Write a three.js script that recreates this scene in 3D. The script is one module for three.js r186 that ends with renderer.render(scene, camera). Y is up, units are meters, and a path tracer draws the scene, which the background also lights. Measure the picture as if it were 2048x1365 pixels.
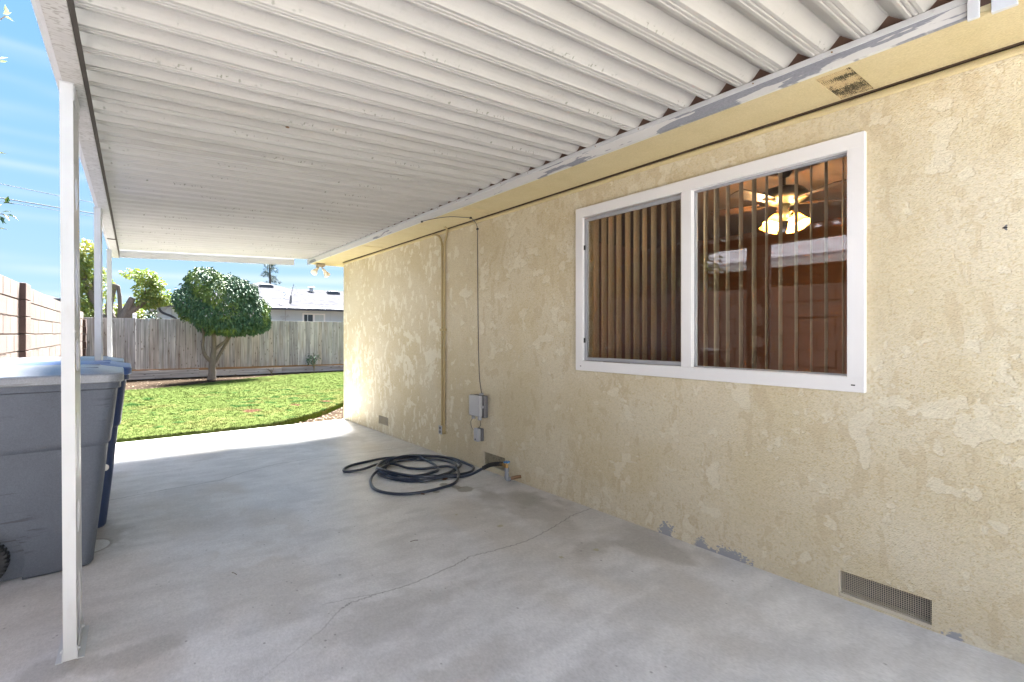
import * as THREE from 'three';
import { RoundedBoxGeometry } from 'three/addons/geometries/RoundedBoxGeometry.js';
import { mergeGeometries, toCreasedNormals } from 'three/addons/utils/BufferGeometryUtils.js';
import { Brush, Evaluator, SUBTRACTION } from 'three-bvh-csg';

// ---------------------------------------------------------------- camera, sky, sun, exposure
const scene = new THREE.Scene();
const EYE = 1.33, YAW = 0.66180;                       // metres above the slab; turned right of the wall's direction
const camera = new THREE.PerspectiveCamera(68.63, 2048 / 1365, 0.05, 800);
camera.position.set(0, EYE, 0);
camera.rotation.set(0, -YAW, 0);
camera.setViewOffset(2048, 1365, 0, 14.5, 2048, 1365);
const renderer = new THREE.WebGLRenderer({ antialias: true });
renderer.toneMapping = THREE.LinearToneMapping;
renderer.toneMappingExposure = 17.5;
renderer.shadowMap.enabled = true;
const SUN_EL = 1.0, SUN_AZ = 0.45;                     // radians; azimuth from -z towards +x
const SUN = new THREE.Vector3(Math.cos(SUN_EL) * Math.sin(SUN_AZ), Math.sin(SUN_EL), -Math.cos(SUN_EL) * Math.cos(SUN_AZ));
const sun = new THREE.DirectionalLight(new THREE.Color(1, 0.965, 0.91), 5);
sun.position.copy(SUN).multiplyScalar(60).add(new THREE.Vector3(2, 0, -8));
sun.target.position.set(2, 0, -8);
sun.castShadow = true; sun.shadow.radius = 36; sun.shadow.mapSize.set(4096, 4096);
Object.assign(sun.shadow.camera, { left: -30, right: 30, top: 30, bottom: -30, near: 1, far: 160 });
scene.add(sun, sun.target);

// ---------------------------------------------------------------- seeded randomness and noise
function rng(seed) { let s = seed >>> 0; return () => { s = (s + 0x6d2b79f5) >>> 0; let t = Math.imul(s ^ (s >>> 15), 1 | s); t = (t + Math.imul(t ^ (t >>> 7), 61 | t)) ^ t; return ((t ^ (t >>> 14)) >>> 0) / 4294967296; }; }
const LAT = new Float32Array(65536); { const r = rng(77); for (let i = 0; i < 65536; i++) LAT[i] = r(); }
const lat = (x, y, s) => LAT[(Math.imul(x, 374761) + Math.imul(y, 668265) + Math.imul(s, 9176)) & 65535 ^ ((Math.imul(x + 31 * s, y + 17) >>> 3) & 4095)];
// value noise that repeats every px by py cells
function vn(x, y, px, py, s) {
  const x0 = Math.floor(x), y0 = Math.floor(y); let fx = x - x0, fy = y - y0;
  fx = fx * fx * (3 - 2 * fx); fy = fy * fy * (3 - 2 * fy);
  const a = ((x0 % px) + px) % px, b = (a + 1) % px, c = ((y0 % py) + py) % py, d = (c + 1) % py;
  const p = lat(a, c, s), q = lat(b, c, s), r = lat(a, d, s), t = lat(b, d, s);
  return p + (q - p) * fx + (r - p + (p - q - r + t) * fx) * fy;
}
function fbm(u, v, cx, cy, oct, s) { let a = 0.5, t = 0, n = 0; for (let i = 0; i < oct; i++) { t += a * vn(u * cx, v * cy, cx, cy, s + i * 13); n += a; a *= 0.5; cx *= 2; cy *= 2; } return t / n; }
const sm = (a, b, x) => { const t = Math.min(1, Math.max(0, (x - a) / (b - a))); return t * t * (3 - 2 * t); };
const mixc = (a, b, t) => [a[0] + (b[0] - a[0]) * t, a[1] + (b[1] - a[1]) * t, a[2] + (b[2] - a[2]) * t];
const toS = (c) => (c <= 0.0031308 ? c * 12.92 : 1.055 * Math.pow(c, 1 / 2.4) - 0.055);
const SLUT = new Uint8Array(4097); for (let i = 0; i <= 4096; i++) SLUT[i] = Math.round(255 * toS(i / 4096));
const s8 = (c) => SLUT[Math.max(0, Math.min(4096, (c * 4096) | 0))];
function texOf(w, h, data, srgb) {
  const t = new THREE.DataTexture(data, w, h, THREE.RGBAFormat);
  t.wrapS = t.wrapT = THREE.RepeatWrapping; t.magFilter = THREE.LinearFilter; t.minFilter = THREE.LinearMipmapLinearFilter; t.generateMipmaps = true;
  if (srgb) t.colorSpace = THREE.SRGBColorSpace;
  t.needsUpdate = true; return t;
}
function colTex(w, h, f) { const d = new Uint8Array(w * h * 4); for (let y = 0, o = 0; y < h; y++) for (let x = 0; x < w; x++, o += 4) { const c = f((x + 0.5) / w, (y + 0.5) / h); d[o] = s8(c[0]); d[o + 1] = s8(c[1]); d[o + 2] = s8(c[2]); d[o + 3] = 255; } return texOf(w, h, d, true); }
function valTex(w, h, f) { const d = new Uint8Array(w * h * 4); for (let y = 0, o = 0; y < h; y++) for (let x = 0; x < w; x++, o += 4) { const c = Math.max(0, Math.min(255, 255 * f((x + 0.5) / w, (y + 0.5) / h))); d[o] = d[o + 1] = d[o + 2] = c; d[o + 3] = 255; } return texOf(w, h, d, false); }
const rep = (t, w, h, ou = 0, ov = 0) => { const c = t.clone(); c.repeat.set(1 / w, 1 / h); c.offset.set(ou, ov); c.needsUpdate = true; return c; };

const SKY = 0.208;
// ---------------------------------------------------------------- sky: clear blue air, paler at the horizon, thin streaks of cirrus
{
  const w = 1024, h = 512, d = new Float32Array(w * h * 4);
  for (let y = 0, o = 0; y < h; y++) for (let x = 0; x < w; x++, o += 4) {
    const el = ((y + 0.5) / h - 0.5) * Math.PI, az = ((x + 0.5) / w) * 2 * Math.PI;
    const e = Math.max(0, el), dx = Math.cos(el) * Math.cos(az), dy = Math.sin(el), dz = Math.cos(el) * Math.sin(az);
    const hz = Math.exp(-e / 0.30);
    let c = mixc([0.055, 0.158, 0.335], [0.185, 0.262, 0.315], hz);
    const u = az / (2 * Math.PI), k = Math.sin(e);
    let cl = fbm(u, k / (1 + 2 * k) * 3.0, 14, 90, 5, 5) * 0.55 + fbm(u, k, 6, 24, 4, 15) * 0.45;
    cl = sm(0.46, 0.70, cl) * (0.25 + 0.75 * Math.exp(-e / 0.35)) * 0.75;
    c = mixc(c, [0.29, 0.315, 0.335], cl);
    const cosS = dx * SUN.x + dy * SUN.y + dz * SUN.z, ang = Math.acos(Math.max(-1, Math.min(1, cosS)));
    const au = 0.75 * Math.exp(-ang / 0.16) + 0.12 * Math.exp(-ang / 0.5);
    d[o] = SKY * (c[0] + au); d[o + 1] = SKY * (c[1] + au * 0.96); d[o + 2] = SKY * (c[2] + au * 0.9); d[o + 3] = 1;
  }
  const t = new THREE.DataTexture(d, w, h, THREE.RGBAFormat, THREE.FloatType);
  t.mapping = THREE.EquirectangularReflectionMapping; t.magFilter = THREE.LinearFilter; t.minFilter = THREE.LinearFilter; t.needsUpdate = true;
  scene.background = t; scene.environment = t;
}

// ---------------------------------------------------------------- naming and building helpers
const used = new Map();
function numbered(n) { const k = used.get(n) || 0; used.set(n, k + 1); return k ? n + '_' + String(k).padStart(3, '0') : n; }
function tag(o, label, category, group, kind) { if (label) o.userData.label = label; if (category) o.userData.category = category; if (group) o.userData.group = group; if (kind) o.userData.kind = kind; return o; }
function thing(name, label, category, pos = [0, 0, 0], turn = 0, group) { const o = new THREE.Group(); o.name = numbered(name); o.position.set(...pos); o.rotation.y = turn; scene.add(o); return tag(o, label, category, group); }
const flat = (g) => { const a = g.index ? g.toNonIndexed() : g; for (const k of Object.keys(a.attributes)) if (!['position', 'normal', 'uv'].includes(k)) a.deleteAttribute(k); if (!a.attributes.uv) a.setAttribute('uv', new THREE.BufferAttribute(new Float32Array(a.attributes.position.count * 2), 2)); a.clearGroups(); return a; };
const join = (gs) => (Array.isArray(gs) ? (gs.length === 1 ? flat(gs[0]) : mergeGeometries(gs.map(flat))) : gs);
function part(name, gs, mat, parent) { const m = new THREE.Mesh(join(gs), mat); m.name = name; m.castShadow = m.receiveShadow = true; parent.add(m); return m; }
function solo(name, gs, mat, label, category, group, kind) { const m = part(numbered(name), gs, mat, scene); return tag(m, label, category, group, kind); }
// uv in metres from the dominant normal
function mapUV(g, ou = 0, ov = 0, swap = false) {
  g = flat(g); const p = g.attributes.position, n = g.attributes.normal, uv = new Float32Array(p.count * 2);
  for (let i = 0; i < p.count; i++) {
    const x = p.getX(i), y = p.getY(i), z = p.getZ(i), a = Math.abs(n.getX(i)), b = Math.abs(n.getY(i)), c = Math.abs(n.getZ(i));
    let u, v; if (b >= a && b >= c) { u = x; v = -z; } else if (a >= c) { u = -z; v = y; } else { u = x; v = y; }
    uv[2 * i] = (swap ? v : u) + ou; uv[2 * i + 1] = (swap ? u : v) + ov;
  }
  g.setAttribute('uv', new THREE.BufferAttribute(uv, 2)); return g;
}
const box = (x0, x1, y0, y1, z0, z1, r = 0) => { const w = Math.abs(x1 - x0), h = Math.abs(y1 - y0), d = Math.abs(z1 - z0); const g = r ? new RoundedBoxGeometry(w, h, d, 2, Math.min(r, w / 2.01, h / 2.01, d / 2.01)) : new THREE.BoxGeometry(w, h, d); g.translate((x0 + x1) / 2, (y0 + y1) / 2, (z0 + z1) / 2); return mapUV(g); };
const V = (x, y, z) => new THREE.Vector3(x, y, z);
const tube = (pts, r, seg = 40, rad = 8, closed = false) => new THREE.TubeGeometry(new THREE.CatmullRomCurve3(pts.map((p) => (p.isVector3 ? p : V(...p))), closed, 'centripetal'), seg, r, rad, closed);
function rod(a, b, r0, r1 = r0, rad = 10) { const A = V(...a), B = V(...b), d = B.clone().sub(A), g = new THREE.CylinderGeometry(r1, r0, d.length(), rad); g.applyQuaternion(new THREE.Quaternion().setFromUnitVectors(V(0, 1, 0), d.clone().normalize())); g.translate(...A.add(B).multiplyScalar(0.5).toArray()); return g; }
// tapered limb through points [x,y,z,r]
function limb(pts, rad = 9, wob = 0, seed = 1) {
  const r = rng(seed), c = new THREE.CatmullRomCurve3(pts.map((p) => V(p[0], p[1], p[2]))), n = pts.length * 6, fr = c.computeFrenetFrames(n), P = [], I = [];
  for (let i = 0; i <= n; i++) { const t = i / n, q = c.getPoint(t), k = t * (pts.length - 1), a = Math.min(pts.length - 2, Math.floor(k)), R = pts[a][3] + (pts[a + 1][3] - pts[a][3]) * (k - a);
    for (let j = 0; j < rad; j++) { const th = (j / rad) * 6.2832, rr = R * (1 + wob * (r() - 0.5)); const w = fr.normals[i].clone().multiplyScalar(Math.cos(th) * rr).add(fr.binormals[i].clone().multiplyScalar(Math.sin(th) * rr)).add(q); P.push(w.x, w.y, w.z); } }
  for (let i = 0; i < n; i++) for (let j = 0; j < rad; j++) { const a = i * rad + j, b = i * rad + (j + 1) % rad; I.push(a, b, a + rad, b, b + rad, a + rad); }
  const e = P.length / 3, q = c.getPoint(1); P.push(q.x, q.y, q.z); for (let j = 0; j < rad; j++) I.push(n * rad + j, n * rad + (j + 1) % rad, e);
  const g = new THREE.BufferGeometry(); g.setAttribute('position', new THREE.Float32BufferAttribute(P, 3)); g.setIndex(I); g.computeVertexNormals(); return mapUV(g);
}
// a plate in the plane x = const from a shape drawn in (-z, y), thickness towards +x
const plateX = (shape, x, t, bevel = 0) => { const g = new THREE.ExtrudeGeometry(shape, { depth: t, bevelEnabled: bevel > 0, bevelSize: bevel, bevelThickness: bevel, bevelSegments: 1, curveSegments: 14 }); g.rotateY(Math.PI / 2); g.translate(x, 0, 0); return mapUV(g); };
const rect = (S, x0, x1, y0, y1) => { const s = new S(); s.moveTo(x0, y0); s.lineTo(x1, y0); s.lineTo(x1, y1); s.lineTo(x0, y1); s.closePath(); return s; };
const std = (o) => new THREE.MeshStandardMaterial(o);
const matte = (o) => new THREE.MeshPhysicalMaterial({ specularIntensity: 0, ...o });
const C = (r, g, b) => new THREE.Color().setRGB(r, g, b);
const slabY = (z) => 0.05 + 0.0085 * Math.max(-8.2, Math.min(6, z));

// ---------------------------------------------------------------- textures
const grain = valTex(512, 512, (u, v) => 0.5 * vn(u * 256, v * 256, 256, 256, 3) + 0.3 * vn(u * 128, v * 128, 128, 128, 4) + 0.2 * vn(u * 48, v * 48, 48, 48, 6));
const stuccoBump = (() => {
  const n = 190, r = rng(515), cx = new Float32Array(n * n), cy = new Float32Array(n * n), ch = new Float32Array(n * n), cr = new Float32Array(n * n);
  for (let k = 0; k < n * n; k++) { cx[k] = r(); cy[k] = r(); ch[k] = 0.35 + 0.65 * r(); cr[k] = 0.55 + 0.45 * r(); }
  return valTex(1024, 1024, (u, v) => {
    const x = u * n, y = v * n, X = Math.floor(x), Y = Math.floor(y); let h = 0;
    for (let a = -1; a <= 1; a++) for (let b = -1; b <= 1; b++) { const i = (((Y + b) % n) + n) % n * n + (((X + a) % n) + n) % n, d = Math.hypot(X + a + cx[i] - x, Y + b + cy[i] - y) / cr[i]; if (d < 1) h = Math.max(h, ch[i] * Math.sqrt(1 - d * d)); }
    return 0.62 * h + 0.25 * fbm(u, v, 40, 40, 3, 7) + 0.13 * vn(u * 420, v * 420, 420, 420, 9);
  });
})();
// house wall, 8.6 m by 2.6 m seen once: ochre paint with flakes fallen off in blobs and runs
const WALLW = 8.6, WALLH = 2.6;
const flake = new Float32Array(2048 * 1024);
const wallMap = colTex(2048, 1024, (u, v) => {
  const x = u * WALLW, y = v * WALLH;                  // x metres along -z, y up
  const wx = u + 0.010 * (fbm(u, v, 40, 12, 3, 51) - 0.5), wy = v + 0.03 * (fbm(u, v, 40, 12, 3, 61) - 0.5);
  const big = fbm(u, v, 9, 3, 4, 71), mid = fbm(wx, wy, 92, 28, 4, 81), runs = fbm(wx, wy, 180, 27, 4, 91), fine = vn(u * 1024, v * 512, 1024, 512, 11), sp = vn(u * 1300, v * 400, 1300, 400, 12), pale = fbm(wx, wy, 44, 14, 5, 111);
  const far = sm(3.6, 5.0, x), far0 = 0;
  const worn = 0.10 * (big - 0.5) * 2;
  let m = Math.max(sm(0.655, 0.675, mid + worn - (1 - far) * 0.01), (0.35 + 0.65 * far) * sm(0.64, 0.655, runs + worn * 0.9));
  const pch = Math.hypot((x - 5.02) / 0.17, (y - 1.0) / 0.20) + 1.1 * (mid - 0.5) * 3; m = Math.max(m, sm(0.75, 0.66, pch));
  let c = mixc([0.560, 0.492, 0.335], [0.600, 0.542, 0.400], sm(0.35, 0.7, fbm(u, v, 20, 7, 4, 101)));
  // chalked, washed-out blotches with a ragged outline
  c = mixc(c, [0.610, 0.560, 0.420], 0.42 * sm(0.50, 0.64, pale + 0.16 * (big - 0.5) + 0.07 * (sp - 0.5)));
  c = mixc(c, [0.44, 0.35, 0.185], 0.5 * sm(0.62, 0.9, sp) * (0.4 + big));
  c = mixc(c, [0.690, 0.655, 0.530], m * (0.42 + 0.4 * far));
  flake[Math.floor(v * 1024) * 2048 + Math.floor(u * 2048)] = m;
  const edge = m * (1 - m) * 4; c = mixc(c, [0.46, 0.37, 0.22], edge * 0.5);
  const k = 0.92 + 0.16 * fine;
  c = [c[0] * k, c[1] * k, c[2] * k];
  // bare grey render where the skin broke off at the foot
  for (const [cx, w, hh] of [[1.92, 0.06, 0.07], [1.50, 0.13, 0.06], [1.68, 0.05, 0.08], [0.52, 0.05, 0.05]]) { const q = Math.hypot((x - cx) / w, (y - 0.03) / hh) + 1.6 * (mid - 0.5) + 0.8 * (fine - 0.5); c = mixc(c, [0.30, 0.31, 0.33], sm(0.95, 0.85, q)); }
  return c;
});
// the edge of each flake stands up a little: relief from the same outlines
const flakeNormal = (() => {
  const W = 2048, H = 1024, d = new Uint8Array(W * H * 4), at = (x, y) => flake[((y + H) % H) * W + ((x + W) % W)];
  for (let y = 0, o = 0; y < H; y++) for (let x = 0; x < W; x++, o += 4) { const k = 0.24, gx = k * (at(x + 1, y) - at(x - 1, y)), gy = k * (at(x, y + 1) - at(x, y - 1)), l = 1 / Math.hypot(gx, gy, 1); d[o] = 127.5 + 127.5 * gx * l; d[o + 1] = 127.5 + 127.5 * gy * l; d[o + 2] = 127.5 + 127.5 * l; d[o + 3] = 255; }
  return texOf(W, H, d, false);
})();
const soffitMap = colTex(512, 512, (u, v) => { const a = fbm(u, v, 10, 10, 5, 3), f = vn(u * 256, v * 256, 256, 256, 8); const k = 0.92 + 0.16 * f; return mixc([0.545, 0.455, 0.25], [0.60, 0.51, 0.305], a).map((q) => q * k); });
// slab, seen once, 4.6 m (x from -1.3) by 11.5 m (z from 3.2 to -8.3)
const SX0 = -1.4, SW = 4.7, SZ0 = 3.4, SL = 11.6;
const cracks = [
  [[2.792, -2.588], [2.524, -2.566], [2.254, -2.48], [1.992, -2.424], [1.768, -2.437], [1.606, -2.462], [1.461, -2.419], [1.178, -2.375], [0.996, -2.393], [0.87, -2.394], [0.812, -2.367], [0.683, -2.246], [0.492, -2.126], [0.35, -2.03]],
  [[0.996, -2.393], [0.88, -2.44], [0.75, -2.46]],
  [[-0.25, -5.09], [-0.094, -5.106], [0.355, -5.162], [0.696, -5.192], [0.928, -5.363], [1.271, -5.494], [1.678, -5.519], [2.191, -5.407], [2.78, -5.38]],
  [[1.15, -7.9], [1.13, -7.5], [1.2, -7.1], [1.17, -6.8]],
];
const crackPts = cracks.map((c, i) => { const r = rng(5 + i), out = []; for (let k = 0; k + 1 < c.length; k++) { const n = 14; for (let j = 0; j < n; j++) { const t = j / n; out.push([c[k][0] + (c[k + 1][0] - c[k][0]) * t + 0.012 * (r() - 0.5), c[k][1] + (c[k + 1][1] - c[k][1]) * t + 0.012 * (r() - 0.5)]); } } out.push(c[c.length - 1]); return out; });
const slabMap = (() => {
  const n = 2048, d = new Uint8Array(n * n * 4), col = new Float32Array(n * n * 3);
  const stains = [[0.06, -2.56, 0.2, 0.10, 0.4], [-0.24, -2.62, 0.08, 0.10, 0.4], [1.0, -1.65, 0.3, 0.12, 0.25], [0.95, -2.2, 0.5, 0.13, 0.2], [2.4, -2.9, 0.25, 0.5, 0.35], [2.55, -1.9, 0.2, 0.4, 0.4], [2.3, -2.1, 0.25, 0.12, 0.35], [2.5, -3.1, 0.2, 0.35, 0.4], [-0.2, -4.2, 0.25, 0.35, 0.5], [2.0, -6.2, 0.5, 0.3, 0.2]];
  for (let y = 0, o = 0; y < n; y++) for (let x = 0; x < n; x++, o += 3) {
    const u = (x + 0.5) / n, v = (y + 0.5) / n, X = SX0 + u * SW, Z = SZ0 - v * SL;
    const wu = u + 0.02 * (fbm(u, v, 8, 16, 3, 31) - 0.5), wv = v + 0.012 * (fbm(u, v, 8, 16, 3, 41) - 0.5);
    const big = fbm(wu, wv, 5, 10, 5, 1), sw = fbm(wu + 0.05 * big, wv, 26, 150, 4, 9), mid = fbm(wu, wv, 30, 50, 4, 17), fine = vn(u * 1024, v * 2048, 1024, 2048, 23), f2 = vn(u * 500, v * 1200, 500, 1200, 24);
    let c = mixc([0.50, 0.495, 0.505], [0.66, 0.655, 0.665], sm(0.28, 0.72, 0.22 * big + 0.28 * mid + 0.5 * sw));
    c = mixc(c, [0.46, 0.41, 0.345], 0.42 * sm(0.52, 0.75, fbm(wu, wv, 7, 9, 4, 57)));
    for (const [sx, sz, rx, rz, k] of stains) { const q = Math.hypot((X - sx) / rx, (Z - sz) / rz) + 0.9 * (mid - 0.5) * 2; c = mixc(c, [0.235, 0.215, 0.19], k * sm(1.1, 0.45, q) * (0.5 + sw)); }
    for (const [sx, sz, rx, rz] of [[2.209, -3.80, 0.07, 0.11], [2.25, -3.68, 0.035, 0.06], [2.267, -3.57, 0.06, 0.075], [2.05, -3.66, 0.03, 0.03]]) { const q = Math.hypot((X - sx) / rx, (Z - sz) / rz) + 1.6 * (mid - 0.5) + 0.5 * (sw - 0.5); c = mixc(c, [0.20, 0.18, 0.145], 0.75 * sm(1.1, 0.8, q)); }
    { const q = Math.hypot((X + 0.16) / 0.095, (Z + 4.04) / 0.12) + 0.25 * (mid - 0.5); c = mixc(c, [0.22, 0.2, 0.18], 0.6 * sm(1.25, 1.05, q)); c = mixc(c, [0.66, 0.67, 0.68], sm(1.02, 0.96, q)); }
    for (const [sx, sz, r] of [[2.243, -2.067, 0.02], [2.009, -2.124, 0.014], [2.02, -2.73, 0.022], [1.9, -3.1, 0.012]]) c = mixc(c, [0.36, 0.33, 0.20], 0.8 * sm(1.1, 0.8, Math.hypot(X - sx, (Z - sz)) / r + 0.6 * (fine - 0.5)));
    for (const [sx, sz, rx, rz] of [[0.72, -3.62, 0.42, 0.16], [0.62, -3.25, 0.28, 0.2], [1.02, -3.1, 0.2, 0.12], [0.62, -4.4, 0.4, 0.3], [1.5, -4.0, 0.3, 0.3]]) { const q = Math.hypot((X - sx) / rx, (Z - sz) / rz) + 2.2 * (mid - 0.5) + 1.2 * (sw - 0.5); c = mixc(c, [0.72, 0.725, 0.735], 0.5 * sm(1.1, 0.6, q) * (0.3 + sw)); }  // pale scuffed patches, with the sky sheen of the mid slab put into the colour
    const k = 0.84 + 0.20 * fine + 0.12 * f2; c = [c[0] * k, c[1] * k, c[2] * k];
    if (fine > 0.985 && f2 > 0.75) c = c.map((q) => q * 0.55);
    col[o] = c[0]; col[o + 1] = c[1]; col[o + 2] = c[2];
  }
  const dark = (X, Z, r, k) => { const cx = ((X - SX0) / SW) * n, cy = ((SZ0 - Z) / SL) * n, rx = (r / SW) * n, ry = (r / SL) * n; for (let y = Math.floor(cy - ry - 1); y <= cy + ry + 1; y++) for (let x = Math.floor(cx - rx - 1); x <= cx + rx + 1; x++) { if (x < 0 || y < 0 || x >= n || y >= n) continue; const q = Math.hypot((x + 0.5 - cx) / (rx + 0.4), (y + 0.5 - cy) / (ry + 0.4)); const a = k * sm(1.15, 0.5, q), i = (y * n + x) * 3; for (let j = 0; j < 3; j++) col[i + j] *= 1 - a; } };
  crackPts.forEach((c, ci) => { const r = rng(40 + ci); for (let k = 0; k + 1 < c.length; k++) { const len = Math.hypot(c[k + 1][0] - c[k][0], c[k + 1][1] - c[k][1]), m = Math.max(1, Math.round(len / 0.003)), fade = ci === 0 ? 1 - 0.8 * sm(0.5, 1, k / c.length) : ci === 2 ? 1.5 : 0.5; for (let j = 0; j < m; j++) dark(c[k][0] + (c[k + 1][0] - c[k][0]) * j / m, c[k][1] + (c[k + 1][1] - c[k][1]) * j / m, 0.0022 + 0.0014 * r(), 0.30 * fade); } });
  const r = rng(99); for (let i = 0; i < 260; i++) dark(-1 + 3.7 * r(), 1 - 8.6 * r(), 0.003 + 0.005 * r() * r(), 0.5);
  for (let i = 0, o = 0; i < n * n * 3; i += 3, o += 4) { d[o] = s8(col[i]); d[o + 1] = s8(col[i + 1]); d[o + 2] = s8(col[i + 2]); d[o + 3] = 255; }
  return texOf(n, n, d, true);
})();
const slabRough = valTex(512, 512, (u, v) => 0.42 + 0.5 * fbm(u, v, 5, 8, 5, 88));
const panMap = colTex(1024, 256, (u, v) => {
  // u along the pan (3 m), v across it (0.36 m)
  const a = fbm(u, v, 12, 4, 4, 14), st = fbm(u, v, 6, 60, 3, 15), sp = vn(u * 340, v * 40, 340, 40, 16), f = vn(u * 700, v * 180, 700, 180, 18);
  let c = mixc([0.42, 0.412, 0.393], [0.485, 0.477, 0.456], 0.5 * a + 0.5 * st);
  c = mixc(c, [0.30, 0.30, 0.275], 0.3 * sm(0.55, 0.75, fbm(u, v, 9, 3, 4, 19)) * (0.2 + 0.5 * f));
  c = mixc(c, [0.16, 0.17, 0.13], 0.75 * sm(0.74, 0.86, sp) * sm(0.42, 0.6, fbm(u, v, 7, 5, 3, 20)) * (Math.abs(v - 0.452) < 0.022 ? 1 : 0.10));
  return c;
});
const peelMap = colTex(2048, 64, (u, v) => {
  const near = sm(0.37, 0.33, u), p = fbm(u + 0.012 * v, v, 34, 3, 6, 24) + 0.2 * (fbm(u, v, 14, 1, 3, 25) - 0.5) - 0.25 * (1 - near) + 0.07 + 0.10 * (v - 0.4), f = vn(u * 1500, v * 64, 1500, 64, 26);
  const m = sm(0.545, 0.565, p) ; return mixc([0.60, 0.595, 0.585], mixc([0.20, 0.215, 0.25], [0.30, 0.31, 0.345], f), m);
});
const mildewMap = colTex(256, 256, (u, v) => { const a = fbm(u, v, 5, 5, 4, 151), f = vn(u * 60, v * 60, 60, 60, 152); return mixc([0.60, 0.47, 0.25], [0.07, 0.06, 0.03], sm(0.44, 0.62, 0.7 * a + 0.3 * f)); });
const beamMap = colTex(512, 512, (u, v) => { const a = fbm(u, v, 40, 120, 3, 27), b = fbm(u, v, 8, 8, 4, 28); let c = mixc([0.42, 0.42, 0.41], [0.52, 0.52, 0.51], b); return mixc(c, [0.30, 0.29, 0.27], 0.8 * sm(0.56, 0.70, a) * (0.35 + b)); });
const woodMap = colTex(1024, 1024, (u, v) => {
  // grain along v (2.4 m), u across (1.6 m)
  const wu = u + 0.006 * (fbm(u, v, 14, 4, 3, 34) - 0.5), g = fbm(wu, v, 160, 3, 4, 35), g2 = vn(wu * 420, v * 9, 420, 9, 36), b = fbm(u, v, 9, 4, 4, 37);
  let c = mixc([0.205, 0.192, 0.20], [0.45, 0.43, 0.44], sm(0.28, 0.75, 0.6 * g + 0.4 * b)); c = c.map((q) => q * (0.82 + 0.32 * g2));
  c = mixc(c, [0.21, 0.15, 0.11], 0.4 * sm(0.6, 0.8, fbm(u, v, 12, 3, 3, 38)));
  return c;
});
{ // knots and rust-brown blotches, drawn over the grain
  const d = woodMap.image.data, n = 1024, r = rng(12);
  for (let k = 0; k < 70; k++) { const cx = r() * n, cy = r() * n, R = 5 + 8 * r() * r(); for (let y = -40; y <= 40; y++) for (let x = -24; x <= 24; x++) { const q = Math.hypot(x * 1.5, y * 0.85) / R; if (q > 2.2) continue; const a = q < 1 ? 0.75 * (0.75 + 0.25 * Math.sin(q * 9)) : 0.35 * (2.2 - q) / 1.2 * (0.5 + 0.5 * Math.sin(q * 16)); const i = ((((cy + y) | 0) + n) % n * n + (((cx + x) | 0) + n) % n) * 4; for (let j = 0; j < 3; j++) d[i + j] = d[i + j] * (1 - a * [0.6, 0.68, 0.75][j]); } }
}
const blockMap = colTex(512, 512, (u, v) => { const a = fbm(u, v, 6, 6, 4, 43), f = vn(u * 256, v * 256, 256, 256, 44), s = fbm(u, v, 40, 3, 3, 45); let c = mixc([0.088, 0.063, 0.054], [0.126, 0.092, 0.080], 0.6 * a + 0.4 * s); const k = 0.82 + 0.36 * f; return c.map((q) => q * k); });
const shingleMap = colTex(1024, 1024, (u, v) => {
  // 4 m by 4 m; courses 0.14 m
  const row = Math.floor(v * 28), t = v * 28 - row, off = lat(row, 3, 5), cellf = u * 16 + off, cell = Math.floor(cellf) % 16, tone = lat(cell, row, 8), f = vn(u * 512, v * 512, 512, 512, 47), b = fbm(u, v, 30, 28, 2, 49);
  let c = mixc([0.085, 0.088, 0.098], [0.165, 0.166, 0.178], 0.55 * tone + 0.45 * b); c = c.map((q) => q * (0.8 + 0.4 * f)); if (t < 0.14) c = c.map((q) => q * 0.62); return c;
});
const shingleBump = valTex(512, 512, (u, v) => { const q = v * 28, t = q - Math.floor(q); return 0.85 * (1 - t) + 0.15 * vn(u * 256, v * 256, 256, 256, 50); });
const lawnMap = colTex(1024, 1024, (u, v) => { const a = fbm(u, v, 8, 8, 5, 63), f = vn(u * 512, v * 512, 512, 512, 64), p = fbm(u, v, 14, 14, 4, 65); let c = mixc([0.045, 0.075, 0.014], [0.085, 0.11, 0.026], a); c = mixc(c, [0.12, 0.095, 0.05], 0.5 * sm(0.58, 0.72, p)); return c.map((q) => q * (0.7 + 0.6 * f)); });
const soilMap = colTex(512, 512, (u, v) => { const a = fbm(u, v, 10, 10, 5, 73), f = vn(u * 256, v * 256, 256, 256, 74), p = vn(u * 120, v * 120, 120, 120, 75); let c = mixc([0.018, 0.013, 0.010], [0.038, 0.029, 0.022], a); c = mixc(c, [0.10, 0.08, 0.055], 0.7 * sm(0.8, 0.9, p)); return c.map((q) => q * (0.7 + 0.6 * f)); });
const barkMap = colTex(256, 256, (u, v) => { const a = fbm(u, v, 12, 5, 4, 83), f = vn(u * 128, v * 60, 128, 60, 84); return mixc([0.07, 0.058, 0.048], [0.19, 0.165, 0.145], 0.6 * a + 0.4 * f); });
const paintMap = colTex(512, 512, (u, v) => { const a = fbm(u, v, 5, 5, 5, 110), f = vn(u * 200, v * 200, 200, 200, 111), d = fbm(u, v, 20, 6, 4, 112); let c = mixc([0.49, 0.505, 0.52], [0.55, 0.565, 0.58], a); return mixc(c, [0.42, 0.40, 0.37], 0.25 * sm(0.62, 0.8, d) * (0.4 + f)); });
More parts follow.
